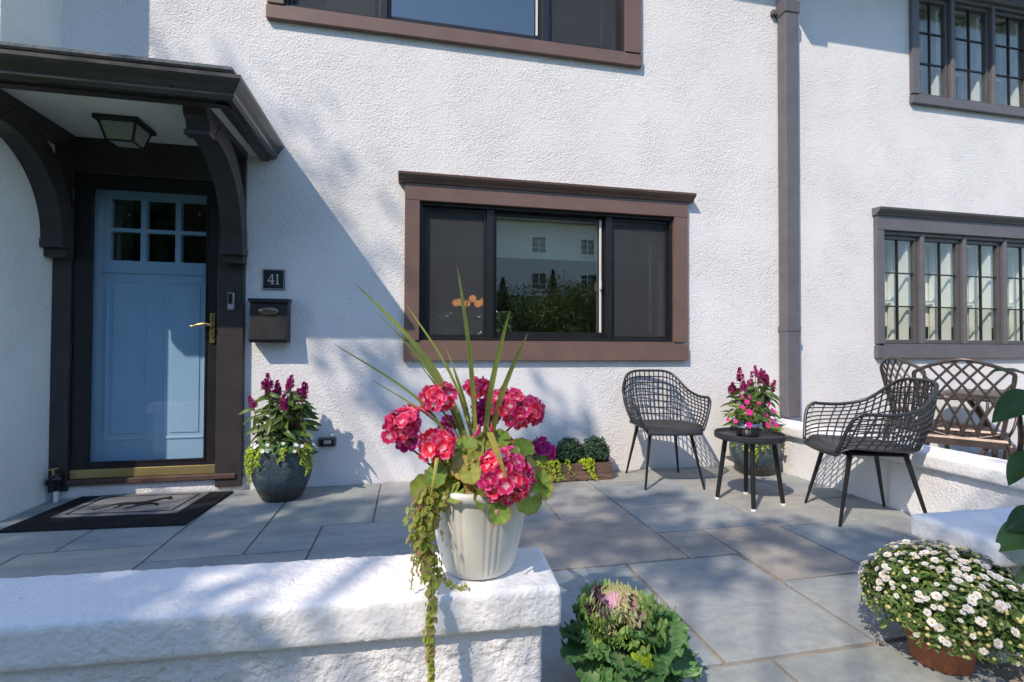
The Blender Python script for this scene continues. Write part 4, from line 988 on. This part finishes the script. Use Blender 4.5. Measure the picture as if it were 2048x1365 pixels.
# ------------------------------------------------------------------ wooden planter with young chrysanthemums
wp = empty('wooden_planter', (1.20, -.148, 0), R(.5), label='weathered wooden box planter of green mums and lime creeper against the wall', cat='planter')
for nm, a in (('plank', (-.345, .345, -.108, -.090, .006, .135)), ('plank', (-.345, .345, .09, .108, .006, .135)), ('plank', (-.345, -.327, -.0895, .0895, .006, .135)), ('plank', (.327, .345, -.0895, .0895, .006, .137)), ('plank', (-.3265, .3265, -.0895, .0895, .0, .012))):
    MB().box(*a).build(nm, WOOD, wp, bev=.003)
MB().box(-.326, .326, -.089, .089, .012, .115).build('soil', SOIL, wp)
MUM = leafmat('mum_foliage', [(0, (.022, .06, .030)), (.5, (.04, .095, .045)), (1, (.065, .13, .055))], .25, .5)
def bush(name, c, r_, sz, n, parent, seed, mat, leaf=.014):
    rr = random.Random(seed); m = MB()
    for k in range(n):
        z = rr.uniform(-.35, 1); a = rr.uniform(0, 6.28); s_ = math.sqrt(max(0, 1-z*z)); d = Vector((s_*math.cos(a), s_*math.sin(a), z))
        rad = r_*(rr.random()**.28)*(1+.16*noise.noise(d*3+Vector((seed, 0, 0)))); p = Vector(c)+Vector((d.x*rad, d.y*rad, d.z*rad*sz))
        q = aim(d+Vector((rr.uniform(-.7, .7), rr.uniform(-.7, .7), rr.uniform(-.3, .9))), rr.uniform(0, 6)).to_matrix(); l = leaf*rr.uniform(.6, 1.25)
        m.add([p+q @ Vector(t)*l for t in ((0, -.9, 0), (.45, -.3, .15), (.3, .5, .1), (0, 1, -.1), (-.35, .45, .1), (-.45, -.35, .15))], [(0, 1, 2, 3), (0, 3, 4, 5)])
    for k in range(26):
        z = rr.uniform(.2, 1); a = rr.uniform(0, 6.28); s_ = math.sqrt(1-z*z); m.tube([(c[0], c[1], c[2]-r_*sz*.6), (c[0]+s_*math.cos(a)*r_*.9, c[1]+s_*math.sin(a)*r_*.9, c[2]+z*r_*sz*.9)], .0014, 4)
    return tag(m.build(name, mat, parent), kind='stuff')
for i, x in enumerate((-.21, .03, .245)): bush('mum_bush', (x, .0, .195), .112, 1.12, 1500, wp, i+2, MUM, .013)
for k, (x, ln, n) in enumerate(((.135, .11, 70), (.165, .125, 70), (.10, .06, 60), (-.02, .08, 26), (-.11, .11, 80), (-.15, .12, 80), (-.19, .11, 80), (-.24, .12, 80))):
    strand('trailing_creeper', [(x-.02, -.06, .125), (x, -.105, .165), (x+.012, -.122, .13), (x+.02, -.122, .14-ln*.6), (x+.045, -.145, .14-ln)], LIME, wp, Vector((0, 0, 0)), n, lambda f: .012, .010, 70+k)

# ------------------------------------------------------------------ ornamental kale
KG = leafmat('kale_leaf', [(0, (.035, .095, .035)), (.5, (.06, .15, .045)), (1, (.09, .20, .055))], .2, .38)
def kalemat(name, edge, mid, cen):
    m, n, out = newmat(name); at = nd(n, 'ShaderNodeAttribute', attribute_name='t').outputs['Fac']; nz = noi(n, pos(n), 45, 4)
    f = mathn(n, 'ADD', at, mathn(n, 'MULTIPLY', mathn(n, 'SUBTRACT', nz, .5), .5)); c = ramp(n, f, [(.2, cen), (.55, mid), (.85, edge)])
    b = nd(n, 'ShaderNodeBsdfPrincipled'); b.inputs['Roughness'].default_value = .42; n.links.new(c, b.inputs['Base Color'])
    tr = nd(n, 'ShaderNodeBsdfTranslucent'); n.links.new(c, tr.inputs[0]); ms = nd(n, 'ShaderNodeMixShader'); ms.inputs[0].default_value = .2
    n.links.new(b.outputs[0], ms.inputs[1]); n.links.new(tr.outputs[0], ms.inputs[2]); n.links.new(ms.outputs[0], out.inputs[0]); return m
KO = kalemat('kale_outer', (.105, .235, .075), (.085, .195, .07), (.24, .34, .16)); KMID = kalemat('kale_middle', (.24, .38, .10), (.17, .29, .10), (.30, .25, .22))
KIN = kalemat('kale_heart', (.46, .48, .24), (.50, .28, .38), (.55, .26, .45)); KPUR = kalemat('kale_purple', (.11, .06, .10), (.09, .035, .085), (.16, .05, .13))
def kale_leaf(L, Wd, seed, ruff, mat):
    n, k_ = 16, 56; m = MB(); ph = seed*1.7
    for i in range(n+1):
        s = i/n
        for k in range(k_+1):
            a = -1+2*k/k_
            wdt = Wd*.5*(.10+.95*math.sin(math.pi*min(.08+s*.60, .56))**1.4)
            e = max(abs(a), s**2.5); rr = e**4
            wob = rr*(math.sin(31*a+ph+5*s)+.8*math.sin(37*s*(1-.4*abs(a))+2*ph)*abs(a)+.6*math.sin(53*a-9*s+ph))
            lob = 1+.07*math.sin(9*s+seed)+.10*rr*math.sin(24*s+ph)
            y = L*s*(1-.22*a*a*s)*(1+.05*rr*math.sin(19*a+ph))
            m.v.append(Vector((a*wdt*lob, y+.012*L*wob*ruff, .20*L*s*s+abs(a)*wdt*.22+wob*L*.085*ruff))); m.t.append(e)
    for i in range(n):
        for k in range(k_):
            q = i*(k_+1)+k; m.f.append((q, q+1, q+k_+2, q+k_+1))
    return m.mesh('leaf', mat, True)
ko = [kale_leaf(.150, .14, i, .75, KO) for i in range(4)]; km = [kale_leaf(.105, .115, i+9, 1.3, KMID) for i in range(4)]; ki = [kale_leaf(.070, .080, i+17, 1.7, KIN) for i in range(3)]; kp = [kale_leaf(.070, .078, i+33, 1.7, KPUR) for i in range(2)]
kl = empty('ornamental_kale', (.60, -2.475, 0), 0, label='frilly ornamental kale with a pink heart in a dark pot beside the wall end', cat='potted plant')
MB().lathe([(1e-4, 0), (.075, 0), (.098, .10), (.104, .105), (.104, .122), (.096, .122), (.09, .10), (1e-4, .10)], 36).build('pot', BLACKM, kl, smooth=True)
MB().tube([(0, 0, .10), (0, 0, .235)], .014, 8).build('stem', STEM, kl)
kr = random.Random(2)
for a in (-2.6, -2.1, -1.65, -1.2, -.7, -.2, -1.9, -.95):
    b = Vector((math.cos(a)*.05, math.sin(a)*.05, .155)); link('leaf', kr.choice(ko), kl, b, lay((math.cos(a), math.sin(a), -.65+kr.uniform(-.4, .35)), (0, 0, 1), kr.uniform(-.7, .7)), kr.uniform(.7, 1.15))
for i in range(15):
    a = i*2.4+kr.uniform(-.2, .2); el = -.55+.5*(i/15); b = Vector((math.cos(a)*.035, math.sin(a)*.035, .15+.045*i/15))
    link('leaf', kr.choice(ko), kl, b, lay((math.cos(a), math.sin(a), el+.25+kr.uniform(-.3, .3)), (0, 0, 1), kr.uniform(-.6, .6)), kr.uniform(.7, 1.15))
for i in range(18):
    a = i*2.4+.7; b = Vector((math.cos(a)*.025, math.sin(a)*.025, .175+.02*i/18)); a += kr.uniform(-.5, .5); link('leaf', kr.choice(km), kl, b, lay((math.cos(a), math.sin(a), .05+.42*i/18+kr.uniform(-.2, .2)), (0, 0, 1), kr.uniform(-.6, .6)), kr.uniform(.75, 1.25))
for i in range(14):
    a = i*2.4+.3; rr = .012+.03*i/14; pur = (math.cos(a) < -.1 and math.sin(a) > -.3)
    link('leaf', kr.choice(kp if pur else ki), kl, (math.cos(a)*rr-.01, math.sin(a)*rr+.01, .218-.010*i/14), lay((math.cos(a)+kr.uniform(-.3, .3), math.sin(a)+kr.uniform(-.3, .3), 1.0-.75*i/14), (0, 0, 1), kr.uniform(-.5, .5)), kr.uniform(.8, 1.3))
for k, (a, ln) in enumerate(((-1.5, .07), (-1.35, .09), (-.6, .10))):
    c, s_ = math.cos(a), math.sin(a)
    strand('trailing_creeper', [(c*.08, s_*.08, .15), (c*.12, s_*.12, .185), (c*.145, s_*.145, .16), (c*.15, s_*.15, .16-ln)], LIME, kl, Vector((0, 0, 0)), 24, lambda f: .006, .011, 90+k)

# ------------------------------------------------------------------ white chrysanthemum in terracotta
mu = empty('chrysanthemum_pot', (1.695, -2.535, 0), 0, label='terracotta pot overflowing with small white chrysanthemums on the flagstones', cat='potted plant')
MB().lathe([(1e-4, 0), (.072, 0), (.078, .004), (.098, .125), (.104, .128), (.108, .165), (.103, .168), (.095, .15), (1e-4, .145)], 44).build('pot', TERRA, mu, smooth=True)
MUMF = leafmat('mum_leaf', [(0, (.06, .115, .03)), (.5, (.11, .19, .045)), (.85, (.19, .28, .07)), (1, (.28, .31, .1))], .3, .5)
bush('foliage', (.03, .005, .178), .228, .78, 7000, mu, 31, MUMF, .0115)
def daisy(seed, petals=16):
    r_ = random.Random(seed); m = MB()
    for ring, (L, lift, n) in enumerate(((.0145, .12, petals), (.0105, .45, petals-4))):
        for k in range(n): m.add(*petal(L*r_.uniform(.85, 1.1), .0052, lift+r_.uniform(-.12, .12), .2, k*2*math.pi/n+ring*.2+r_.uniform(-.08, .08), 2))
    return m
MUMP = leafmat('mum_petal', [(0, (.84, .82, .76)), (.3, (.85, .83, .74)), (.6, (.86, .86, .84)), (.93, (.74, .68, .82)), (1, (.84, .82, .78))], .3, .6)
EYE = simple('mum_eye', (.62, .42, .10), .8, 0, .2, .3, 200)
dme = [daisy(i).mesh('flower', MUMP, True) for i in range(4)]
eye = MB().ball((0, 0, .002), .0042, 8, 5, .6).mesh('eye', EYE, True)
bud = MB().ball((0, 0, .0), .0055, 8, 5, .85).mesh('bud', leafmat('mum_bud', [(0, (.50, .46, .20)), (.5, (.62, .50, .22)), (1, (.38, .44, .16))], .1, .7), True)
mr = random.Random(77)
def mump(zlo, zhi):
    z = mr.uniform(zlo, zhi); a = mr.uniform(0, 6.28); s_ = math.sqrt(max(0, 1-z*z)); d = Vector((s_*math.cos(a), s_*math.sin(a), z))
    rad = .232*(1+.16*noise.noise(d*3+Vector((31, 0, 0)))); return Vector((.03+d.x*rad, .005+d.y*rad, .178+d.z*rad*.79)), d
for k in range(295):
    p, d = mump(.30, 1) if k < 250 else mump(-.3, .45)
    fl = link('flower', mr.choice(dme), mu, p, aim(d+Vector((mr.uniform(-.5, .5), mr.uniform(-.5, .5), mr.uniform(0, .6))), mr.uniform(0, 6)), mr.uniform(.45, .95))
    link('eye', eye, fl)
for k in range(290):
    p, d = mump(-.28, 1); link('bud', bud, mu, p-d*.006, aim(d), mr.uniform(.7, 1.25))
m = MB()
for k in range(60):
    p, d = mump(-.35, 1); m.tube(catmull([(0.02, 0, .14), Vector((.02, 0, .15)).lerp(p, .6)+Vector((0, 0, .02)), p], 6), .0013, 4, .0009)
tag(m.build('stems', STEM, mu), kind='stuff')

# ------------------------------------------------------------------ big-leaved shrub by the shaded wall end
HY = leafmat('hydrangea_leaf', [(0, (.025, .075, .018)), (.5, (.045, .115, .025)), (1, (.07, .16, .035))], .35, .35)
hy = empty('hydrangea_bush', (2.26, -2.86, -.72), 0, label='broad-leaved green shrub leaning in beside the shaded wall end', cat='shrub')
hm = [MB().add(*leaf_blade(.135, .085, 10, .30+.1*i, .22, .02, i, .42)).mesh('leaf', HY, True) for i in range(4)]
hr = random.Random(9)
HO = Vector((2.26, -2.86, -.72))
for i in range(11):
    a = i*2.4; top = Vector((.30*math.cos(a)*(.4+.6*hr.random()), .20*math.sin(a)*(.4+.6*hr.random()), .95+.62*hr.random()))
    path = catmull([(0.05*math.cos(a), .05*math.sin(a), 0), (top.x*.55, top.y*.55, top.z*.55), tuple(top)], 12); MB().tube(path, .007, 6, .004).build('stem', STEM, hy, smooth=True)
    for k in range(10):
        f = .42+.56*k/9; p = path[min(int(f*12), 12)]; th = k*1.57+hr.uniform(-.3, .3)+i; dd = Vector((math.cos(th), math.sin(th), .15+hr.uniform(-.2, .3)))
        link('leaf', hr.choice(hm), hy, p, lay(dd, (0, 0, 1), hr.uniform(-.4, .4)), hr.uniform(.7, 1.05))
for p, d, s_ in (((1.925, -2.66, .465), (-.135, .04, -.06), 1.05), ((1.93, -2.70, .335), (-.125, .03, -.03), 1.05), ((1.955, -2.655, .505), (-.12, .02, -.04), .95), ((2.012, -2.60, .868), (-.125, .02, -.05), 1.05), ((2.03, -2.60, .67), (-.14, .02, -.05), 1.0), ((1.945, -2.69, .41), (-.10, -.03, -.07), 1.05), ((1.98, -2.66, .60), (-.06, .05, .06), .8), ((2.03, -2.58, .92), (-.06, .03, .05), .8), ((1.96, -2.72, .26), (-.1, -.03, -.08), 1.0)):
    p = Vector(p)-HO; link('leaf', hr.choice(hm), hy, p, lay(d, (0, -.4, 1), hr.uniform(-.3, .3)), s_)
    MB().tube(catmull([(0, .02, .5), Vector((0, .02, .6)).lerp(p, .6)+Vector((0, 0, .03)), p], 8), .0045, 5, .0025).build('stem', STEM, hy, smooth=True)

# ------------------------------------------------------------------ the neighbour's cast metal set
def in_back(u, v):
    """outline of the shield-shaped back, u across, v up from 0"""
    top = .50+.045*math.exp(-(u/.14)**2)-.055*max(0, abs(u)-.17)/.07
    hw = .185+.062*min(1, v/.42)
    return abs(u) < hw and v < top and v > .02+.035*(1-(u/.2)**2)*-1+.03
def cast_chair(name, loc, rz, label):
    t = empty(name, loc, rz, label, 'chair', 'cast metal patio chairs')
    tilt = R(12)
    def bp(u, v): return Vector((u, .215+v*math.sin(tilt)+.05*(u/.24)**2*-1, .42+v*math.cos(tilt)))
    ol = []
    for k in range(41):
        u = -.245+.49*k/40; ol.append((u, .50+.045*math.exp(-(u/.13)**2)-.05*(abs(u)/.245)**4))
    left = [(-.185-.062*min(1, v/.42), v) for v in [-.02+.46*i/12 for i in range(13)]]
    pts = left+ol+[(-a, b) for a, b in left[::-1]]
    MB().tube([bp(*p) for p in catmull([(a, b, 0) for a, b in pts], 120)] if False else [bp(a, b) for a, b in pts], .0125, 7).build('back_frame', CASTM, t, smooth=True)
    g = MB()
    bot = lambda u: .055-.045*(1-(u/.2)**2)
    g.tube([bp(-.19+.38*k/20, bot(-.19+.38*k/20)) for k in range(21)], .009, 6)
    for s_ in (-1, 1):
        for j in range(9):
            cx = s_*(-.30+.075*j); run = []
            for k in range(60):
                v = .02+.54*k/59; u = cx-s_*(.30*math.sqrt(max(0, 1-((v-.02)/.60-1)**2))-.0)
                u = cx+s_*(.0)-s_*.30*(((v)/.56)**1.7)+s_*.0
                top = .50+.045*math.exp(-(u/.13)**2)-.05*(abs(u)/.245)**4
                ok = abs(u) < .185+.062*min(1, max(v, 0)/.42) and v < top and v > bot(u)
                if ok: run.append(bp(u, v))
                else:
                    if len(run) > 2: g.tube(run, .0080, 5)
                    run = []
            if len(run) > 2: g.tube(run, .0080, 5)
    g.build('back_lattice', CASTM, t, smooth=True)
    MB().tube([(-.235, -.225, .42), (.235, -.225, .42), (.205, .225, .42), (-.205, .225, .42)], .017, 6, closed=True).build('seat_frame', CASTM, t)
    g = MB()
    for k in range(-6, 7):
        for s_ in (-1, 1):
            seg = []
            for q in range(30):
                y = -.22+.44*q/29; x = .075*k+s_*(y)*.9
                if abs(x) < .22: seg.append((x, y, .424-.012*(1-(x/.22)**2)))
                elif len(seg) > 1: g.tube(seg, .006, 4); seg = []
                else: seg = []
            if len(seg) > 1: g.tube(seg, .006, 4)
    g.build('seat_lattice', CASTM, t)
    g = MB()
    for a, b in (((-.235, -.24), (.235, -.24)), ((-.205, .235), (.205, .235))): g.box(a[0], b[0], a[1]-.006, a[1]+.006, .375, .415)
    for x in (-1, 1): g.add([(x*.245, -.235, .375), (x*.215, .235, .375), (x*.215, .235, .415), (x*.245, -.235, .415)], [(0, 1, 2, 3)])
    g.build('apron', CASTM, t)
    for x in (-1, 1):
        for y in (-1, 1):
            c = [(x*.225, y*.22, .41), (x*.235, y*.232, .32), (x*.225, y*.24, .18), (x*.24, y*.265, .05), (x*.255, y*.28, .0)]
            MB().tube(catmull(c, 12), .024, 7, .012).build('leg', CASTM, t, smooth=True)
        arm = [(x*.232, .25, .66), (x*.262, .12, .655), (x*.272, -.06, .650), (x*.262, -.19, .640), (x*.250, -.215, .615)]
        a = MB().tube(catmull(arm, 16), .0135, 7, flat=.8).build('arm', CASTM, t, smooth=True)
        MB().tube(catmull([(x*.262, -.17, .64), (x*.278, -.15, .56), (x*.262, -.12, .48), (x*.235, -.10, .42)], 12), .010, 6).build('arm_support', CASTM, t, smooth=True)
    return t
cast_chair('patio_chair', (3.80, -1.10, 0), R(126), 'bronze cast lattice armchair with its back to the low sunlit wall')
cast_chair('patio_chair', (4.10, -.70, 0), R(72), 'bronze cast lattice armchair close to the wall under the grey casement window')
pt = empty('patio_table', (5.12, -.68, 0), 0, label='round bronze cast patio table under the grey casement window', cat='table')
MB().lathe([(1e-4, .60), (.54, .60), (.56, .605), (.56, .64), (.54, .648), (1e-4, .644)], 48).build('top', CASTM, pt, smooth=False)
for k in range(4):
    a = R(45+90*k); c, s_ = math.cos(a), math.sin(a)
    MB().tube(catmull([(.40*c, .40*s_, .60), (.30*c, .30*s_, .42), (.26*c, .26*s_, .22), (.36*c, .36*s_, .0)], 12), .022, 7).build('leg', CASTM, pt, smooth=True)
lp = empty('lattice_planter', (4.56, -1.25, 0), R(15), label='dark square lattice-sided metal planter beside the cast lattice armchair', cat='planter')
mb = MB()
for y in (-.17, .17):
    for k in range(-4, 5):
        for s_ in (-1, 1):
            x0_, x1_ = .05*k*2-s_*.08, .05*k*2+s_*.08
            x0_, x1_ = max(-.17, min(.17, x0_)), max(-.17, min(.17, x1_)); mb.tube([(x0_, y, .30), (x1_, y, .45)], .008, 4); mb.tube([(y, x0_, .30), (y, x1_, .45)], .008, 4)
mb.build('lattice_band', CASTM, lp)
mb = MB(); frame_rect(mb, -.19, .19, .27, .30, .001, -.19, .19); mb.box(-.185, .185, -.185, .185, .0, .299); mb.build('box', BLACKM, lp, bev=.006)
mb = MB()
for (a, b, c, d) in ((-.19, .19, -.19, -.165), (-.19, .19, .165, .19), (-.19, -.165, -.165, .165), (.165, .19, -.165, .165)): mb.box(a, b, c, d, .45, .475)
mb.build('rim', CASTM, lp)
bush('foliage', (0, 0, .44), .14, .6, 260, lp, 4, LIME, .03)

# ------------------------------------------------------------------ in the room: globe chandelier
ch = empty('chandelier', (.66, 2.0, 2.6), 0, label='row of glowing orange globe lamps seen through the brown framed window', cat='light')
MB().tube([(0, 0, 0), (0, 0, -1.10)], .008, 6).build('rod', BLACKM, ch); MB().tube([(-.16, 0, -1.10), (.20, 0, -1.10)], .009, 6).build('bar', BLACKM, ch)
GLOBE = emis('lit_globe', (1, .36, .09), 1.3)
for k, (x, z) in enumerate(((-.13, -1.035), (-.085, -1.03), (-.0, -1.04), (.065, -.985), (.135, -1.04), (.19, -1.02))): MB().ball((x, .0 if k % 2 else .05, z), .044, 16, 10).build('globe', GLOBE, ch, smooth=True)

# ------------------------------------------------------------------ garden behind the camera: it shades the terrace and shows in the glass
BARK = simple('bark', (.075, .06, .045), .9, 0, .2, .4, 12, .01)
TLEAF = leafmat('tree_leaf', [(0, (.045, .085, .02)), (.5, (.07, .12, .03)), (1, (.10, .15, .035))], .3, .5)
DLEAF = leafmat('dark_conifer', [(0, (.018, .042, .018)), (1, (.035, .07, .025))], .15, .6)
YLEAF = leafmat('maple_leaf', [(0, (.10, .15, .03)), (.5, (.15, .20, .045)), (1, (.20, .23, .05))], .35, .5)
def spray(m, c, r_, n, size, rr, sq=.7):
    for k in range(n):
        d = Vector((rr.gauss(0, 1), rr.gauss(0, 1), rr.gauss(0, sq)))
        p = c+d*(r_*.5); q = aim((rr.gauss(0, .6), rr.gauss(0, .6), 1), rr.uniform(0, 6)).to_matrix(); l = size*rr.uniform(.7, 1.3)
        m.add([p+q @ Vector(t)*l for t in ((0, -1, 0), (.5, -.2, .1), (.35, .5, 0), (0, 1, -.1), (-.35, .5, 0), (-.5, -.2, .1))], [(0, 1, 2, 3, 4, 5)])
def shade_tree(name, base, label, targets, extra, seed, fork=4.6):
    """a garden tree whose outer boughs stand between the sun and the given patches of terrace"""
    rr = random.Random(seed); t = empty(name, base, 0, label, 'tree', 'garden trees'); B = Vector(base); tr = MB(); cr = MB()
    top = Vector((.25, .2, fork+1.2)); tr.tube(catmull([(0, 0, -.2), (.06, .05, fork*.5), (.1, .08, fork), top], 12), .16, 9, .07)
    for (u, v, rad, n, h) in targets:
        k = (h)/1.48; c = Vector((u-1.06*k, v-k, h))-B
        f = rr.uniform(.5, .95); s0 = Vector((.1*f, .08*f, fork*f+.6*rr.random())); mid = s0.lerp(c, .5)+Vector((0, 0, .35))
        tr.tube(catmull([s0, mid, c], 10), .032, 5, .006)
        spray(cr, c, rad, n, .062, rr)
    for k in range(extra):
        a = rr.uniform(0, 6.28); q = Vector((rr.uniform(-2.6, .2), rr.uniform(-2.6, -.6), fork+rr.uniform(.3, 2.6)))
        tr.tube(catmull([(.1, .08, fork*.9), Vector((.1, .08, fork)).lerp(q, .5)+Vector((0, 0, .2)), q], 8), .03, 5, .006)
        spray(cr, q, .55, 150, .065, rr)
    tr.build('trunk', BARK, t, smooth=True); cr.build('crown', TLEAF, t)
TA = [(-2.2, -1.35, .55, 420, 6.6), (-1.75, -1.30, .5, 380, 6.9), (-1.2, -1.28, .5, 380, 6.6), (-.75, -1.35, .5, 400, 6.8), (-.2, -1.15, .5, 380, 7.2), (.20, -1.22, .40, 300, 6.9), (-2.1, -.75, .5, 340, 7.2), (-1.5, -.72, .4, 260, 6.9), (-.45, -.68, .28, 150, 7.4), (.15, -.75, .35, 190, 7.4), (-1.0, -.62, .30, 120, 6.8),
      (-.95, -2.12, .42, 400, 6.1), (-.62, -2.32, .30, 200, 6.0), (-1.5, -1.12, .4, 260, 7.0), (-.55, -1.12, .4, 240, 7.0), (.05, -1.0, .35, 190, 7.2), (-1.95, -1.05, .4, 260, 7.0), (-1.35, -1.9, .6, 420, 6.2), (-.75, -2.05, .45, 330, 6.0), (-.45, -2.45, .35, 190, 5.8), (-.08, -1.62, .26, 100, 6.4), (-1.9, -2.3, .7, 420, 6.0), (-1.1, -2.6, .5, 260, 5.8)]
TB = [(.80, -1.42, .42, 170, 7.6), (1.22, -1.22, .34, 120, 7.8), (1.40, -.82, .26, 90, 8.0), (1.48, -1.5, .28, 105, 7.4), (.62, -.95, .30, 85, 7.8), (1.30, -1.74, .20, 60, 7.3), (2.15, -1.72, .30, 120, 7.0), (2.50, -1.78, .26, 105, 7.2), (1.95, -1.42, .22, 60, 7.2), (2.45, -2.2, .36, 260, 6.8), (2.85, -2.25, .34, 240, 6.8), (2.42, -2.0, .22, 110, 6.6), (3.3, -1.9, .34, 140, 7.0),
      (1.22, .13, .24, 90, 8.4), (1.50, .22, .20, 60, 8.4), (.30, .42, .24, 70, 8.6), (.62, .30, .22, 60, 8.6), (.45, .60, .18, 40, 8.8), (.66, 1.66, .50, 42, 12.4), (.34, 1.93, .45, 34, 12.6), (.92, 1.42, .46, 36, 12.2), (.75, -.45, .28, 85, 8.2), (1.75, -.78, .20, 40, 8.2)]
shade_tree('garden_tree', (-6.9, -7.6, gz(-6.9, -7.6)), 'leafy garden tree standing before the terrace whose boughs shade the front door', TA, 14, 4, 3.9)
shade_tree('garden_tree', (-4.6, -8.6, gz(-4.6, -8.6)), 'open-crowned garden tree standing before the terrace whose boughs dapple the flagstones', TB, 8, 6, 4.6)
def cone_tree(x, y, h, r_, seed):
    rr = random.Random(seed); b = Vector((x, y, gz(x, y))); t = empty('conifer', b, 0, 'slim dark conifer in the bank garden facing the house', 'tree', 'conifers on the garden bank')
    MB().tube([(0, 0, -.2), (0, 0, h*.9)], .07, 6, .02).build('trunk', BARK, t); m = MB()
    for k in range(900):
        f = rr.random()**1.4; z = .15+h*f; rad = r_*(1-f)*(rr.random()**.4)+.02; a = rr.uniform(0, 6.28); c = Vector((rad*math.cos(a), rad*math.sin(a), z)); q = aim((math.cos(a), math.sin(a), .5), rr.uniform(0, 6)).to_matrix(); l = .11*rr.uniform(.6, 1.2)
        m.add([c+q @ Vector(p)*l for p in ((0, -1, 0), (.4, 0, .1), (0, 1, 0), (-.4, 0, .1))], [(0, 1, 2, 3)])
    m.build('crown', DLEAF, t)
for i, (x, y, h) in enumerate(((4.5, -20, 2.2), (7.4, -21, 2.5), (10.2, -22, 2.1), (12.6, -21, 2.3), (14.5, -20, 2.2), (2.2, -19, 2.0))): cone_tree(x, y, h, .75, i)
def shrub(name, x, y, r_, sz, n, label, mat, seed, leaf, group='shrubs on the garden bank'):
    b = Vector((x, y, gz(x, y))); t = empty(name, b, 0, label, 'shrub', group); MB().tube([(0, 0, -.1), (0, 0, r_*sz)], .05, 6, .02).build('trunk', BARK, t)
    o = bush('crown', (0, 0, r_*sz*.45), r_, sz, n, t, seed, mat, leaf); del o['kind']
shrub('dome_maple', 6.1, -13.6, 2.0, 1.15, 5200, 'domed yellow-green maple on the bank facing the house', YLEAF, 3, .10)
for i, (x, y, r_) in enumerate(((4.0, -12.5, 1.3), (5.2, -11.0, 1.0), (8.4, -12.0, 1.5), (10.5, -14.0, 1.7), (2.4, -13.5, 1.4), (12.8, -15.0, 1.8), (1.0, -12.0, 1.2), (3.6, -15.8, 1.8), (9.0, -17.0, 1.9), (6.4, -17.5, 1.9), (6.8, -10.8, .95), (2.8, -11.2, 1.05), (12.0, -18.5, 2.0), (1.5, -16.5, 1.8), (-8.5, -14, 3.2), (-11.8, -15, 3.6), (-5.4, -14.5, 2.9), (-9.5, -18, 4.4), (-5.0, -19, 4.2), (-13.5, -19, 4.6), (-2.0, -17, 3.0))):
    shrub('garden_shrub', x, y, r_*1.2, .95, 1500, 'dense green shrub growing on the garden bank facing the house', TLEAF, 40+i, .09)
for i, (x, y, r_) in enumerate(((-8.2, -17.5, 5.0), (-12.5, -18.5, 5.2), (-4.6, -20, 5.0), (-17, -19, 5.2), (-10.2, -22, 6.0))):
    shrub('evergreen_screen', x, y, r_, 1.35, 3600, 'tall dark evergreen closing the garden opposite the front door', DLEAF, 140+i, .30, 'tall evergreens opposite the front door')
shrub('rear_hedge', 1.4, 8.2, 3.0, .9, 9000, 'green shrub behind the house seen through the room windows', TLEAF, 77, .13, 'shrubs behind the house')
OH = empty('opposite_house', (9, -34, 4.2), 0, label='long white house with small paned windows up the bank opposite', cat='house')
ow = []
for i in range(9):
    x = -16+4.1*i
    for z in (1.6, 4.5): ow.append((x, x+1.25, z, z+1.35))
wall_holes('wall', -20, 22, -1.2, 7.0, [tuple(o) for o in ow], simple('opposite_wall', (.74, .74, .73), .9), OH, 0.0, .3)
DG = simple('dark_pane', (.03, .035, .04), .1)
for (a, b, c, d) in ow:
    wv = empty('window'); wv.parent = OH
    MB().box(a, b, -.28, -.25, c, d).build('pane', DG, wv, loc=(0, .35, 0)); mb = MB(); frame_rect(mb, a, b, c, d, .07, .20, .32); mb.box((a+b)/2-.03, (a+b)/2+.03, .21, .31, c, d)
    for k in (1, 2): mb.box(a, b, .22, .30, c+(d-c)*k/3-.02, c+(d-c)*k/3+.02)
    mb.build('frame', WHITEP, wv)
MB().prism([(-5, 7.01), (.9, 7.01), (-3, 10.2)], 'x', -20.5, 22.5).build('roof', ROOFM, OH)
MB().box(-20, 22, -4.8, -.31, -1.2, 7.0).build('back_walls', ROOM, OH)
